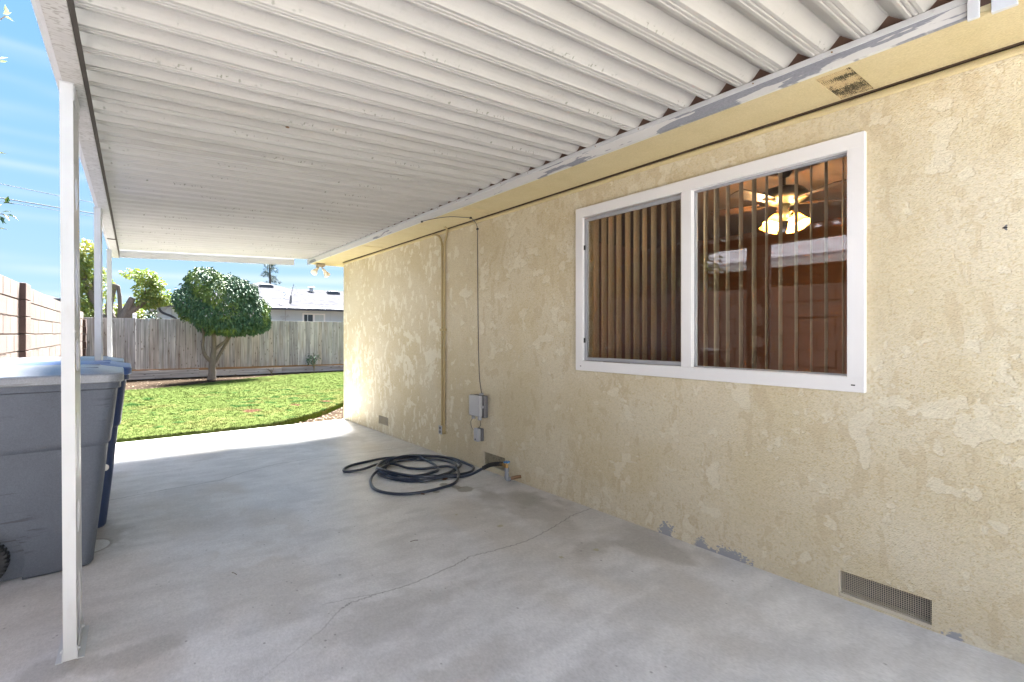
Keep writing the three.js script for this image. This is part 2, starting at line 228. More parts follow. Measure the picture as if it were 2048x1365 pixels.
const plasticMap = colTex(512, 512, (u, v) => { const a = fbm(u, v, 4, 4, 5, 120), s = fbm(u, v, 6, 60, 4, 121), f = vn(u * 256, v * 256, 256, 256, 122); const k = (0.86 + 0.28 * f) * (0.85 + 0.3 * a); let c = [0.72 * k, 0.72 * k, 0.72 * k]; return mixc(c, [0.36, 0.36, 0.36], 0.75 * sm(0.62, 0.72, s) * sm(0.45, 0.65, a)); });

// ---------------------------------------------------------------- materials
const M = {
  wall: std({ map: rep(wallMap, WALLW, WALLH), normalMap: rep(flakeNormal, WALLW, WALLH), bumpMap: rep(stuccoBump, 0.95, 0.95), bumpScale: 0.0034, roughness: 0.95 }),
  soffit: std({ map: rep(soffitMap, 1.1, 1.1), bumpMap: rep(stuccoBump, 1.1, 1.1), bumpScale: 0.0018, roughness: 0.95 }),
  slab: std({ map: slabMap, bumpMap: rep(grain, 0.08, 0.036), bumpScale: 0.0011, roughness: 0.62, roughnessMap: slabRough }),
  pan: std({ map: rep(panMap, 3, 0.36), roughness: 0.5 }),
  peel: std({ map: rep(peelMap, 8, 0.08), roughness: 0.6 }),
  white: std({ map: rep(paintMap, 1.2, 1.2), roughness: 0.45 }),
  vinyl: std({ color: C(0.70, 0.70, 0.70), roughness: 0.35, bumpMap: rep(grain, 0.5, 0.5), bumpScale: 0.0002 }),
  beam: std({ map: rep(beamMap, 0.6, 0.6), bumpMap: rep(beamMap, 0.6, 0.6), bumpScale: 0.0015, roughness: 0.8 }),
  wood: std({ map: rep(woodMap, 1.6, 2.4), bumpMap: rep(woodMap, 1.6, 2.4), bumpScale: 0.004, roughness: 0.9 }),
  block: std({ map: rep(blockMap, 0.8, 0.8), bumpMap: rep(grain, 0.35, 0.35), bumpScale: 0.003, roughness: 0.95 }),
  blockB: std({ map: rep(blockMap, 0.7, 0.7), color: C(0.86, 0.84, 0.84), bumpMap: rep(grain, 0.35, 0.35), bumpScale: 0.003, roughness: 0.95 }),
  blockC: std({ map: rep(blockMap, 0.9, 0.9), color: C(1.06, 1.03, 1.02), bumpMap: rep(grain, 0.35, 0.35), bumpScale: 0.003, roughness: 0.95 }),
  pilaster: std({ map: rep(blockMap, 0.8, 0.8), color: C(0.8, 0.66, 0.66), bumpMap: rep(grain, 0.3, 0.3), bumpScale: 0.004, roughness: 0.95 }),
  mortar: matte({ color: C(0.12, 0.10, 0.09), bumpMap: rep(grain, 0.2, 0.2), bumpScale: 0.008, roughness: 1 }),
  shingle: matte({ map: rep(shingleMap, 4, 4), color: C(0.5, 0.5, 0.52), bumpMap: rep(shingleBump, 4, 4), bumpScale: 0.012, roughness: 0.95 }),
  lawn: matte({ map: rep(lawnMap, 5, 5), bumpMap: rep(grain, 0.4, 0.4), bumpScale: 0.02, roughness: 1 }),
  soil: matte({ map: rep(soilMap, 1.4, 1.4), bumpMap: rep(soilMap, 1.4, 1.4), bumpScale: 0.03, roughness: 1 }),
  bark: std({ map: rep(barkMap, 0.5, 0.5), bumpMap: rep(barkMap, 0.5, 0.5), bumpScale: 0.012, roughness: 0.95 }),
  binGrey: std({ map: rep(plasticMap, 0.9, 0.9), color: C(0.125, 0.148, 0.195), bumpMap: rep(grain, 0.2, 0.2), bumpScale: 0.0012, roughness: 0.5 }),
  lidSheenGrey: std({ map: rep(plasticMap, 0.9, 0.9), color: C(0.26, 0.285, 0.335), bumpMap: rep(grain, 0.16, 0.16), bumpScale: 0.0004, roughness: 0.3 }),  // body grey made lighter: the sky sheen on the lid is put into the colour
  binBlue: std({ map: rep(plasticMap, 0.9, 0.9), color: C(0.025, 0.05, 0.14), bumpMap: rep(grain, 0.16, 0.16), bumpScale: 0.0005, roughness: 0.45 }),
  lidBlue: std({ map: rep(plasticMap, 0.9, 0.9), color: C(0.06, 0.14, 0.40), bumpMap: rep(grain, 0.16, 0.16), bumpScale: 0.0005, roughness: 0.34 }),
  tyre: std({ color: C(0.025, 0.027, 0.032), roughness: 0.75 }),
  rubber: std({ color: C(0.022, 0.032, 0.055), roughness: 0.28 }),
  black: std({ color: C(0.012, 0.012, 0.013), roughness: 0.6 }),
  strapShadeGrey: std({ color: C(0.085, 0.072, 0.066), roughness: 0.9 }),  // grey of the beam strap and of the shade painted on the beam
  jointBrown: std({ color: C(0.075, 0.05, 0.03), roughness: 1 }),
  mildew: std({ map: rep(mildewMap, 0.33, 0.33), roughness: 0.95 }),
  sideShingle: std({ map: rep(shingleMap, 4, 4), color: C(2.6, 2.6, 2.75), bumpMap: rep(shingleBump, 4, 4), bumpScale: 0.012, roughness: 0.95 }),
  dark: std({ color: C(0.02, 0.018, 0.016), roughness: 1 }),
  steel: std({ color: C(0.55, 0.55, 0.56), roughness: 0.35, metalness: 0.9 }),
  brass: std({ color: C(0.40, 0.26, 0.11), roughness: 0.3, metalness: 1 }),
  utility: std({ color: C(0.36, 0.375, 0.40), roughness: 0.5, bumpMap: rep(grain, 0.12, 0.12), bumpScale: 0.0004 }),
  utilityDark: std({ color: C(0.13, 0.13, 0.14), roughness: 0.6 }),
  pvc: std({ color: C(0.24, 0.255, 0.28), roughness: 0.45 }),
  rusty: std({ color: C(0.22, 0.13, 0.07), roughness: 0.8, bumpMap: rep(grain, 0.1, 0.1), bumpScale: 0.001 }),
  blue: std({ color: C(0.05, 0.22, 0.50), roughness: 0.4 }),
  conduit: std({ map: rep(soffitMap, 0.6, 0.6), color: C(0.72, 0.68, 0.6), roughness: 0.7 }),  // darkened paint: shadow lines beside the pipes are put into the colour
  mesh: std({ color: C(0.55, 0.50, 0.40), roughness: 0.7 }),
  meshDirty: std({ color: C(0.35, 0.31, 0.22), roughness: 0.9 }),
  screenFrame: std({ color: C(0.30, 0.31, 0.33), roughness: 0.5 }),
  glass: new THREE.MeshPhysicalMaterial({ color: C(0.93, 0.97, 0.95), roughness: 0.0, transmission: 1, thickness: 0, ior: 1.55, specularIntensity: 1 }),
  blind: std({ color: C(0.36, 0.265, 0.165), roughness: 0.7 }),
  panelling: std({ color: C(0.21, 0.095, 0.058), roughness: 0.7, bumpMap: rep(grain, 0.5, 0.5), bumpScale: 0.001 }),
  ceiling: std({ color: C(0.22, 0.145, 0.105), roughness: 0.95, bumpMap: rep(stuccoBump, 1.4, 1.4), bumpScale: 0.004 }),
  carpet: std({ color: C(0.16, 0.10, 0.07), roughness: 1 }),
  bronze: std({ color: C(0.10, 0.085, 0.05), roughness: 0.4, metalness: 0.6 }),
  blade: std({ color: C(0.07, 0.034, 0.016), roughness: 0.45 }),
  shade: new THREE.MeshPhysicalMaterial({ color: C(0.85, 0.55, 0.18), roughness: 0.5, transmission: 0.35, thickness: 0, emissive: C(1, 0.55, 0.10), emissiveIntensity: 0.06, side: THREE.DoubleSide }),
  bulb: std({ color: C(1, 0.9, 0.7), emissive: C(1, 0.8, 0.45), emissiveIntensity: 0.2 }),
  stuccoWhite: std({ color: C(0.47, 0.52, 0.56), bumpMap: rep(stuccoBump, 1.2, 1.2), bumpScale: 0.004, roughness: 0.95 }),
  trimGrey: std({ color: C(0.045, 0.055, 0.075), roughness: 0.5 }),
  tan: std({ color: C(0.34, 0.25, 0.18), bumpMap: rep(stuccoBump, 1.2, 1.2), bumpScale: 0.004, roughness: 0.95 }),
  brown: std({ color: C(0.12, 0.07, 0.05), roughness: 0.8 }),
  paneDark: std({ color: C(0.03, 0.035, 0.04), roughness: 0.08 }),
  curtain: std({ color: C(0.45, 0.50, 0.50), roughness: 0.9 }),
  brick: std({ color: C(0.42, 0.13, 0.09), roughness: 0.9, bumpMap: rep(grain, 0.3, 0.3), bumpScale: 0.004 }),
  lampGlass: std({ color: C(0.75, 0.70, 0.62), roughness: 0.25 }),
  bronzeBox: std({ color: C(0.36, 0.30, 0.22), roughness: 0.6 }),
  wire: std({ color: C(0.10, 0.10, 0.11), roughness: 0.7 }),
  deadLeaf: std({ color: C(0.20, 0.09, 0.04), roughness: 0.9, side: THREE.DoubleSide }),
  stem: std({ color: C(0.16, 0.13, 0.09), roughness: 0.9 }),
};

// ---------------------------------------------------------------- ground
{
  const g = new THREE.PlaneGeometry(600, 600, 1, 1); g.rotateX(-Math.PI / 2); g.translate(0, -0.16, 0);
  solo('ground', [mapUV(g)], M.soil, null, null, null, 'structure');
  // soil of the back yard: a little lower beside the slab, level at the fence
  const s = new THREE.PlaneGeometry(14.4, 11.2, 72, 56); s.rotateX(-Math.PI / 2); s.translate(6.2, 0, -13.3);
  const p = s.attributes.position; for (let i = 0; i < p.count; i++) { const x = p.getX(i), z = p.getZ(i); p.setY(i, -0.10 + 0.085 * sm(-9.5, -13, z) + 0.02 * (fbm((x + 20) / 40, (z + 30) / 40, 60, 60, 3, 130) - 0.5) + 0.0 * x); }
  s.computeVertexNormals(); solo('soil', [mapUV(s)], M.soil, null, null, null, 'structure');
}
// slab: one sheet with a little fall, and its edge
{
  const w = 3.75, x0 = -0.98; const b = new THREE.BoxGeometry(w, 0.2, 11.05, 1, 1, 40); b.translate(x0 + w / 2, 0, -7.85 + 11.05 / 2);
  const p = b.attributes.position; for (let i = 0; i < p.count; i++) p.setY(i, slabY(p.getZ(i)) + (p.getY(i) > 0 ? 0 : -0.2));
  b.computeVertexNormals(); const f = flat(b), q = f.attributes.position, uv = new Float32Array(q.count * 2);
  for (let i = 0; i < q.count; i++) { uv[2 * i] = (q.getX(i) - SX0) / SW; uv[2 * i + 1] = (SZ0 - q.getZ(i) + q.getY(i) * 0.3) / SL; }
  f.setAttribute('uv', new THREE.BufferAttribute(uv, 2));
  M.slab.roughnessMap = slabRough;
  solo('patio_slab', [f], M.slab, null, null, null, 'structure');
  // open concrete yard behind the camera, butted to the patio slab
  const d = new THREE.BoxGeometry(9, 0.2, 9); d.translate(3.5, slabY(3.2) - 0.1, 3.21 + 4.5);
  solo('driveway', [mapUV(d)], std({ color: C(0.5, 0.49, 0.48), roughness: 0.85, bumpMap: rep(grain, 0.3, 0.3), bumpScale: 0.001 }), null, null, null, 'structure');
}
// lawn: turf with an uneven cut edge, and the grass on it
{
  const near = [[-0.86, -7.98], [0.2, -7.97], [1.0, -7.99], [1.6, -8.02], [1.89, -8.16], [2.26, -8.46], [2.69, -8.85], [3.43, -9.8], [4.4, -11.2], [6.2, -13.4], [9.5, -15.4]];
  const far = [[9.5, -17.5], [6.1, -17.42], [3.98, -17.15], [2.15, -16.0], [0.83, -15.0], [0.05, -14.85], [-0.8, -14.7]];
  const crv = new THREE.CatmullRomCurve3(near.map(([x, z]) => V(x, 0, z)), false, 'centripetal'), pts = [], r = rng(8);
  for (let i = 0; i <= 160; i++) { const q = crv.getPoint(i / 160); pts.push([q.x + 0.02 * (r() - 0.5), q.z + 0.035 * (r() - 0.5)]); }
  const crv2 = new THREE.CatmullRomCurve3(far.map(([x, z]) => V(x, 0, z)), false, 'centripetal');
  for (let i = 0; i <= 80; i++) { const q = crv2.getPoint(i / 80); pts.push([q.x + 0.03 * (r() - 0.5), q.z + 0.06 * (r() - 0.5)]); }
  const sh = new THREE.Shape(); pts.forEach(([x, z], i) => (i ? sh.lineTo(x, -z) : sh.moveTo(x, -z))); sh.closePath();
  const g = new THREE.ExtrudeGeometry(sh, { depth: 0.1, bevelEnabled: false }); g.rotateX(-Math.PI / 2); g.translate(0, -0.115, 0);
  solo('lawn', [mapUV(g)], M.lawn, null, null, null, 'structure');
  const inside = (x, z) => { let c = false; for (let i = 0, j = pts.length - 1; i < pts.length; j = i++) if ((pts[i][1] > z) !== (pts[j][1] > z) && x < ((pts[j][0] - pts[i][0]) * (z - pts[i][1])) / (pts[j][1] - pts[i][1]) + pts[i][0]) c = !c; return c; };
  // one tuft of nine bent blades
  const P = []; const rr = rng(3);
  for (let k = 0; k < 10; k++) { const a = rr() * 6.283, d = 0.022 * rr(), h = 0.018 + 0.026 * rr(), l = 0.012 + 0.022 * rr(), w = 0.0022, cx = Math.cos(a) * d, cz = Math.sin(a) * d, b = rr() * 6.283, ox = Math.cos(b), oz = Math.sin(b); const m = [cx + ox * l * 0.35, h * 0.65, cz + oz * l * 0.35], t = [cx + ox * l, h, cz + oz * l]; const L = [cx - oz * w, 0, cz + ox * w], R = [cx + oz * w, 0, cz - ox * w], ml = [m[0] - oz * w * 0.8, m[1], m[2] + ox * w * 0.8], mr = [m[0] + oz * w * 0.8, m[1], m[2] - ox * w * 0.8]; P.push(...L, ...R, ...mr, ...L, ...mr, ...ml, ...ml, ...mr, ...t); }
  const tg = new THREE.BufferGeometry(); tg.setAttribute('position', new THREE.Float32BufferAttribute(P, 3)); tg.computeVertexNormals();
  const N = 95000, im = new THREE.InstancedMesh(tg, matte({ color: C(1, 1, 1), roughness: 0.9, side: THREE.DoubleSide }), N), m4 = new THREE.Matrix4(), q = new THREE.Quaternion(), col = new THREE.Color(); let n = 0; const r2 = rng(21);
  while (n < N) {
    const d = 8 + 9.6 * Math.pow(r2(), 1.5), x = -0.9 + r2() * 8.5, z = -d; if (!inside(x, z)) continue;
    const u = (x + 10) / 40, v = (z + 30) / 40, pat = fbm(u, v, 70, 70, 4, 201), weed = fbm(u, v, 150, 150, 2, 211), big = fbm(u, v, 22, 22, 3, 221);
    const mid = sm(-8.1, -9.2, z) * sm(-13.6, -11.5, z), edge = sm(-8.5, -8.0, z);
    if (pat > 0.63 && r2() < 0.35 + 0.3 * edge) continue;
    let c = mixc([0.066, 0.102, 0.027], [0.116, 0.142, 0.050], big * 0.6 + r2() * 0.4), s = 0.75 + 0.5 * r2();
    c = mixc(c, [0.15, 0.125, 0.055], 0.6 * sm(0.52, 0.64, pat) * (0.4 + 0.6 * mid) * r2());
    if (weed > 0.735 && mid > 0.2) { c = [0.035, 0.075, 0.022]; s = 1.2; }
    for (const [wx, wz, wr] of [[1.75, -9.55, 0.16], [2.55, -9.85, 0.11], [3.15, -10.0, 0.12]]) if (Math.hypot(x - wx, (z - wz) * 0.7) < wr * (0.7 + 0.6 * r2())) { c = [0.13, 0.07, 0.05]; s = 0.8; }
    if (z > -8.35 && r2() < 0.45) { c = mixc(c, [0.05, 0.07, 0.02], 0.6); }
    q.setFromAxisAngle(V(0, 1, 0), r2() * 6.283); m4.compose(V(x, -0.018, z), q, V(s * 1.3, s * (0.6 + 0.4 * r2()), s * 1.3)); im.setMatrixAt(n, m4); im.setColorAt(n, col.setRGB(...c)); n++;
  }
  im.name = 'grass'; im.castShadow = im.receiveShadow = true; scene.add(im); tag(im, 'short yellowish green lawn grass between the patio slab and the wooden fence', 'grass', null, 'stuff');
  // leaf litter on the bare soil by the house corner
  const lg = new THREE.PlaneGeometry(0.035, 0.02, 2, 1); lg.rotateX(-Math.PI / 2); lg.attributes.position.setY(1, 0.006); lg.attributes.position.setY(4, 0.006);
  const li = new THREE.InstancedMesh(lg, std({ roughness: 0.9, side: THREE.DoubleSide }), 420); const r3 = rng(31);
  for (let i = 0; i < 420; i++) { let x, z; if (i < 260) { do { x = 1.7 + 2.2 * r3(); z = -7.88 - 1.7 * r3(); } while (inside(x, z)); } else { do { x = -0.6 + 6.8 * r3(); z = -14.9 - 3.3 * r3(); } while (inside(x, z)); } q.setFromEuler(new THREE.Euler(0.4 * (r3() - 0.5), r3() * 6.28, 0.4 * (r3() - 0.5))); const b = z > -10; m4.compose(V(x, (b ? -0.085 : 0.0), z), q, V(0.5 + r3(), 1, 0.5 + r3())); li.setMatrixAt(i, m4); li.setColorAt(i, col.setRGB(...mixc([0.05, 0.026, 0.014], [0.17, 0.13, 0.08], r3()))); }
  li.name = 'leaf_litter'; scene.add(li); tag(li, 'dry brown leaf litter on the bare soil beside the lawn', 'leaf litter', null, 'stuff');
}

{ // unseen pale building added behind the camera to throw light back under the cover
  const g = thing('added_garage', 'added unseen pale building that bounces light under the patio cover', 'added_garage');
  part('wall', [box(-0.9, 7.4, -0.1, 2.75, 6.6, 6.8)], std({ color: C(0.68, 0.67, 0.64), bumpMap: rep(stuccoBump, 1, 1), bumpScale: 0.003, roughness: 0.95 }), g);
  const s = new THREE.Shape(); [[-1.3, 2.7], [3.25, 4.0], [7.8, 2.7], [7.8, 2.76], [3.25, 4.07], [-1.3, 2.76]].forEach(([x, y], i) => (i ? s.lineTo(x, y) : s.moveTo(x, y)));
  part('roof', [mapUV(new THREE.ExtrudeGeometry(s, { depth: 5, bevelEnabled: false }).translate(0, 0, 6.4))], M.shingle, g);
  const t = new THREE.Shape(); [[-0.9, 2.752], [7.4, 2.752], [3.25, 3.95]].forEach(([x, y], i) => (i ? t.lineTo(x, y) : t.moveTo(x, y))); part('gable', [mapUV(new THREE.ExtrudeGeometry(t, { depth: 0.15, bevelEnabled: false }).translate(0, 0, 6.62))], M.stuccoWhite, g);
  part('added_garage_door', [box(0.8, 5.6, -0.05, 2.15, 6.57, 6.598)], M.vinyl, g);
}
// ---------------------------------------------------------------- the house
const WX = 2.76;
const house = thing('house', 'long ochre stucco house wall with flaking paint and white framed window along the patio', 'house');
{
  const sh = rect(THREE.Shape, -5, 7.885, -0.2, 2.47);
  const win = [0.845, 2.705, 1.067, 2.267];
  sh.holes.push(rect(THREE.Path, ...win));
  const vents = [[0.589, 0.947, 0.052, 0.176], [3.65, 4.0, 0.065, 0.19], [6.2, 6.512, 0.105, 0.22]];
  for (const v of vents) sh.holes.push(rect(THREE.Path, ...v));
  part('wall', [plateX(sh, WX, 0.2)], M.wall, house);
  // remaining walls close the house
  const w2 = [box(2.76, 12, -0.2, 2.47, -7.885, -7.7), box(11.8, 12, -0.2, 2.47, -7.7, 5), box(2.96, 11.8, -0.2, 2.47, 4.8, 5)];
  w2[0].translate(0.201, 0, 0);
  w2.forEach((q) => part('wall', [q], M.soffit, house));
  // soffit with three vents
  const so = new THREE.Shape(); [[2.385, 5.4], [2.385, -8.42], [12.4, -8.42], [12.4, -7.9], [2.76, -7.9], [2.76, 5.4]].forEach(([x, z], i) => (i ? so.lineTo(x, -z) : so.moveTo(x, -z))); so.closePath();
  const sv = [[2.43, 2.735, -0.925, -0.79], [2.43, 2.72, -3.84, -3.75], [2.43, 2.71, -6.25, -6.17]];
  for (const [a, b, c, d] of sv) so.holes.push(rect(THREE.Path, a, b, -d, -c));
  const g = new THREE.ExtrudeGeometry(so, { depth: 0.022, bevelEnabled: false }); g.rotateX(-Math.PI / 2); g.translate(0, 2.46, 0); part('soffit', [mapUV(g)], M.soffit, house);
  // plaster bead where wall and soffit meet, open joint above it
  const bead = new THREE.CylinderGeometry(0.016, 0.016, 12.8, 8, 160); bead.rotateX(Math.PI / 2); { const p = bead.attributes.position; for (let i = 0; i < p.count; i++) { const z = p.getZ(i), k = fbm((z + 7) / 14, 0.3, 90, 3, 3, 140); p.setX(i, p.getX(i) * (0.7 + 0.6 * k)); p.setY(i, p.getY(i) * (0.8 + 0.4 * k)); } bead.computeVertexNormals(); } bead.translate(2.754, 2.434, -1.47); part('plaster_bead', [mapUV(bead)], M.soffit, house);
  part('joint_strip', [box(2.74, 2.762, 2.4535, 2.4592, -7.87, 4.9)], M.jointBrown, house);
  sv.forEach(([a, b, c, d], i) => {
    const gs = [], n = Math.round((d - c) / 0.0075), m = Math.round((b - a) / 0.0075);
    for (let k = 0; k <= n; k++) gs.push(box(a, b, 2.4625, 2.4655, c + (k * (d - c)) / n - 0.0021, c + (k * (d - c)) / n + 0.0021));
    for (let k = 0; k <= m; k++) gs.push(box(a + (k * (b - a)) / m - 0.0021, a + (k * (b - a)) / m + 0.0021, 2.4655, 2.468, c, d));
    const ve = part('soffit_vent', gs, i ? M.soffit : M.mildew, house); ve.userData.label = i ? 'small painted vent in the soffit' : 'mildewed wire mesh vent in the soffit above the window';
    part('vent_shade_plate', [box(a - 0.01, b + 0.01, 2.4821, 2.53, c - 0.01, d + 0.01)], M.dark, ve);  // dark plate in place of the shade in the hollow above the soffit
  });
  // foundation vents: wire mesh set back in the wall
  vents.forEach(([u0, u1, y0, y1], i) => {
    const gs = [], st = 0.0085; for (let u = u0; u <= u1; u += st) gs.push(box(WX + 0.016, WX + 0.0185, y0, y1, -u - 0.0008, -u + 0.0008)); for (let y = y0; y <= y1; y += st) gs.push(box(WX + 0.0185, WX + 0.021, y - 0.0008, y + 0.0008, -u1, -u0));
    const ve = part('foundation_vent', gs, i === 1 ? M.meshDirty : M.mesh, house); ve.userData.label = ['wide rectangular mesh vent low in the wall', 'dirty mesh vent behind the garden tap', 'small mesh vent near the far wall corner'][i];
    part('vent_frame', [box(WX + 0.004, WX + 0.03, y0 - 0.0, y0 + (i === 0 ? 0.014 : 0.006), -u1, -u0), box(WX + 0.004, WX + 0.03, y0, y1, -u1, -u1 + 0.006)], M.mesh, ve);
    part('vent_shade_plate', [box(WX + 0.09, WX + 0.1, y0 - 0.01, y1 + 0.01, -u1 - 0.01, -u0 + 0.01)], M.black, ve);  // black plate in place of the shade inside the crawlspace
    if (i === 1) { const r = rng(4), fl = []; for (let k = 0; k < 70; k++) { const s = 0.008 + 0.018 * r(), x = u0 + 0.02 + (u1 - u0 - 0.04) * r(), y = y0 + 0.015 + (y1 - y0 - 0.03) * r(); const q = new THREE.TetrahedronGeometry(s); q.rotateX(r() * 6); q.scale(0.25, 1, 1); q.translate(WX + 0.021, y, -x); fl.push(q); } part('debris', fl, M.meshDirty, ve); }
  });
  // fascia and gable roof
  part('fascia', [box(2.392, 2.42, 2.4825, 2.62, -8.42, 5.4)], M.brown, house);
  const rf = new THREE.Shape(); [[2.3, 2.6], [7.4, 4.3], [12.5, 2.6], [12.5, 2.66], [7.4, 4.37], [2.3, 2.66]].forEach(([x, y], i) => (i ? rf.lineTo(x, y) : rf.moveTo(x, y)));
  const rg = new THREE.ExtrudeGeometry(rf, { depth: 13.9, bevelEnabled: false }); rg.translate(0, 0, -8.45); part('roof', [mapUV(rg)], M.shingle, house);
  const gb = new THREE.Shape(); [[2.76, 2.482], [12, 2.482], [12, 2.75], [7.4, 4.29], [2.76, 2.75]].forEach(([x, y], i) => (i ? gb.lineTo(x, y) : gb.moveTo(x, y)));
  for (const z of [-7.885, 4.8]) { const e = new THREE.ExtrudeGeometry(gb, { depth: 0.18, bevelEnabled: false }); e.translate(0, 0, z); part('gable', [mapUV(e)], M.soffit, house); }
  part('foundation', [box(3.1, 11.7, 0.30, 0.349, -7.69, 4.79)], M.brown, house);

  // the sliding window
  const fr = [], x0 = WX - 0.024, x1 = WX + 0.05, [z0, z1, y0, y1] = [-2.72, -0.829, 1.052, 2.282], w = 0.074;
  const win_ = part('window', [box(x0, x1, y1 - w, y1, z0 + 0.0, z1, 0.004), box(x0, x1, y0, y0 + w, z0, z1, 0.004), box(x0 + 0.0006, x1, y0 + w - 0.004, y1 - w + 0.004, z0, z0 + w, 0.003), box(x0 + 0.0006, x1, y0 + w - 0.004, y1 - w + 0.004, z1 - w, z1, 0.003), box(x0 + 0.002, x1, y0 + w - 0.004, y1 - w + 0.004, -1.806, -1.735, 0.004)], M.vinyl, house);
  win_.userData.label = 'white vinyl sliding window frame';
  part('glazing_bead', [box(WX + 0.012, WX + 0.03, y1 - w - 0.012, y1 - w + 0.001, -1.735, z1 - w), box(WX + 0.012, WX + 0.03, y0 + w - 0.001, y0 + w + 0.008, -1.735, z1 - w), box(WX + 0.012, WX + 0.03, y0 + w, y1 - w, -1.735, -1.729), box(WX + 0.012, WX + 0.03, y0 + w, y1 - w, z1 - w - 0.006, z1 - w)], M.screenFrame, win_);
  const pane = (a, b, x) => { const p = new THREE.PlaneGeometry(b - a, y1 - y0 - 2 * w + 0.02); p.rotateY(-Math.PI / 2); p.translate(x, (y0 + y1) / 2, (a + b) / 2); return p; };
  part('pane', [pane(-1.735, z1 - w, WX + 0.028)], M.glass, win_); part('pane', [pane(z0 + w, -1.806, WX + 0.044)], M.glass, win_);
  // insect screen in its grey frame before the left pane
  const sz0 = -2.645, sz1 = -1.808, sx0 = WX - 0.006, sx1 = WX + 0.010, sy0 = y0 + w + 0.002, sy1 = y1 - w - 0.008, sw = 0.026;
  const sc = part('insect_screen', [box(sx0, sx1, sy1 - sw, sy1, sz0, sz1, 0.002), box(sx0, sx1, sy0, sy0 + sw, sz0, sz1, 0.002), box(sx0, sx1, sy0 + sw, sy1 - sw, sz0, sz0 + sw, 0.002), box(sx0 + 0.006, sx1, sy0 + sw, sy1 - sw, sz1 - 0.012, sz1, 0.002)], M.screenFrame, win_);
  const net = []; for (let z = sz0 + sw; z < sz1; z += 0.0036) net.push(new THREE.PlaneGeometry(0.0008, sy1 - sy0 - 2 * sw).rotateY(-Math.PI / 2).translate(WX + 0.002, (sy0 + sy1) / 2, z)); for (let y = sy0 + sw; y < sy1 - sw; y += 0.0036) net.push(new THREE.PlaneGeometry(sz1 - sz0 - sw, 0.0008).rotateY(-Math.PI / 2).translate(WX + 0.0024, y, (sz0 + sz1 + sw) / 2));
  part('wire_net', net, M.black, sc);
  for (const y of [1.28, 1.98]) part('clip', [box(WX - 0.012, WX - 0.004, y - 0.018, y + 0.018, sz0 - 0.012, sz0 + 0.014, 0.003)], M.black, win_);
  part('drain_slot', [box(x0 - 0.0012, x0 + 0.004, 1.083, 1.089, -0.885, -0.868)], M.black, win_); part('drain_slot', [box(x0 - 0.0012, x0 + 0.004, 1.083, 1.089, -2.672, -2.66)], M.black, win_);
  part('sill_crack', [box(x0 - 0.0008, x0 + 0.003, 1.1262, 1.128, -2.44, -2.2)], M.rusty, win_);
}
// the room behind the window
{
  solo('interior_floor', [box(2.965, 7.2, 0.35, 0.38, -5.5, 1.9)], M.carpet, null, null, null, 'structure');
  solo('interior_ceiling', [box(2.965, 7.2, 2.80, 2.83, -5.5, 1.9)], M.ceiling, null, null, null, 'structure');
  solo('interior_wall', [box(7.2, 7.26, 0.35, 2.83, -5.56, 1.96), box(2.965, 7.2, 0.35, 2.83, -5.56, -5.5), box(2.965, 7.2, 0.35, 2.83, 1.9, 1.96), box(2.962, 2.98, 2.29, 2.8, -5.5, 1.9), box(2.962, 2.98, 0.38, 1.05, -5.5, 1.9), box(2.962, 2.98, 1.05, 2.29, -5.5, -2.74), box(2.962, 2.98, 1.05, 2.29, -0.80, 1.9)], M.panelling, null, null, null, 'structure');
  const bl = thing('vertical_blind', 'open cream vertical blind slats hanging just inside the white framed window', 'blind', [2.90, 0, 0]);
  part('headrail', [box(-0.022, 0.022, 2.255, 2.295, -2.72, -0.83, 0.004)], M.blind, bl);
  let k = 0; for (let z = -2.66; z < -0.88; z += 0.0768, k++) { const g = new THREE.BoxGeometry(0.0012, 1.21, 0.089, 1, 1, 4); { const p = g.attributes.position; for (let i = 0; i < p.count; i++) { const t = p.getZ(i) / 0.0445; p.setX(i, p.getX(i) + 0.005 * (1 - t * t)); } g.computeVertexNormals(); } g.rotateY(1.80 + 0.05 * Math.sin(k * 2.3)); g.translate(0, 1.655, z + 0.004 * Math.sin(k * 1.7)); part('slat', [g], M.blind, bl); }
}
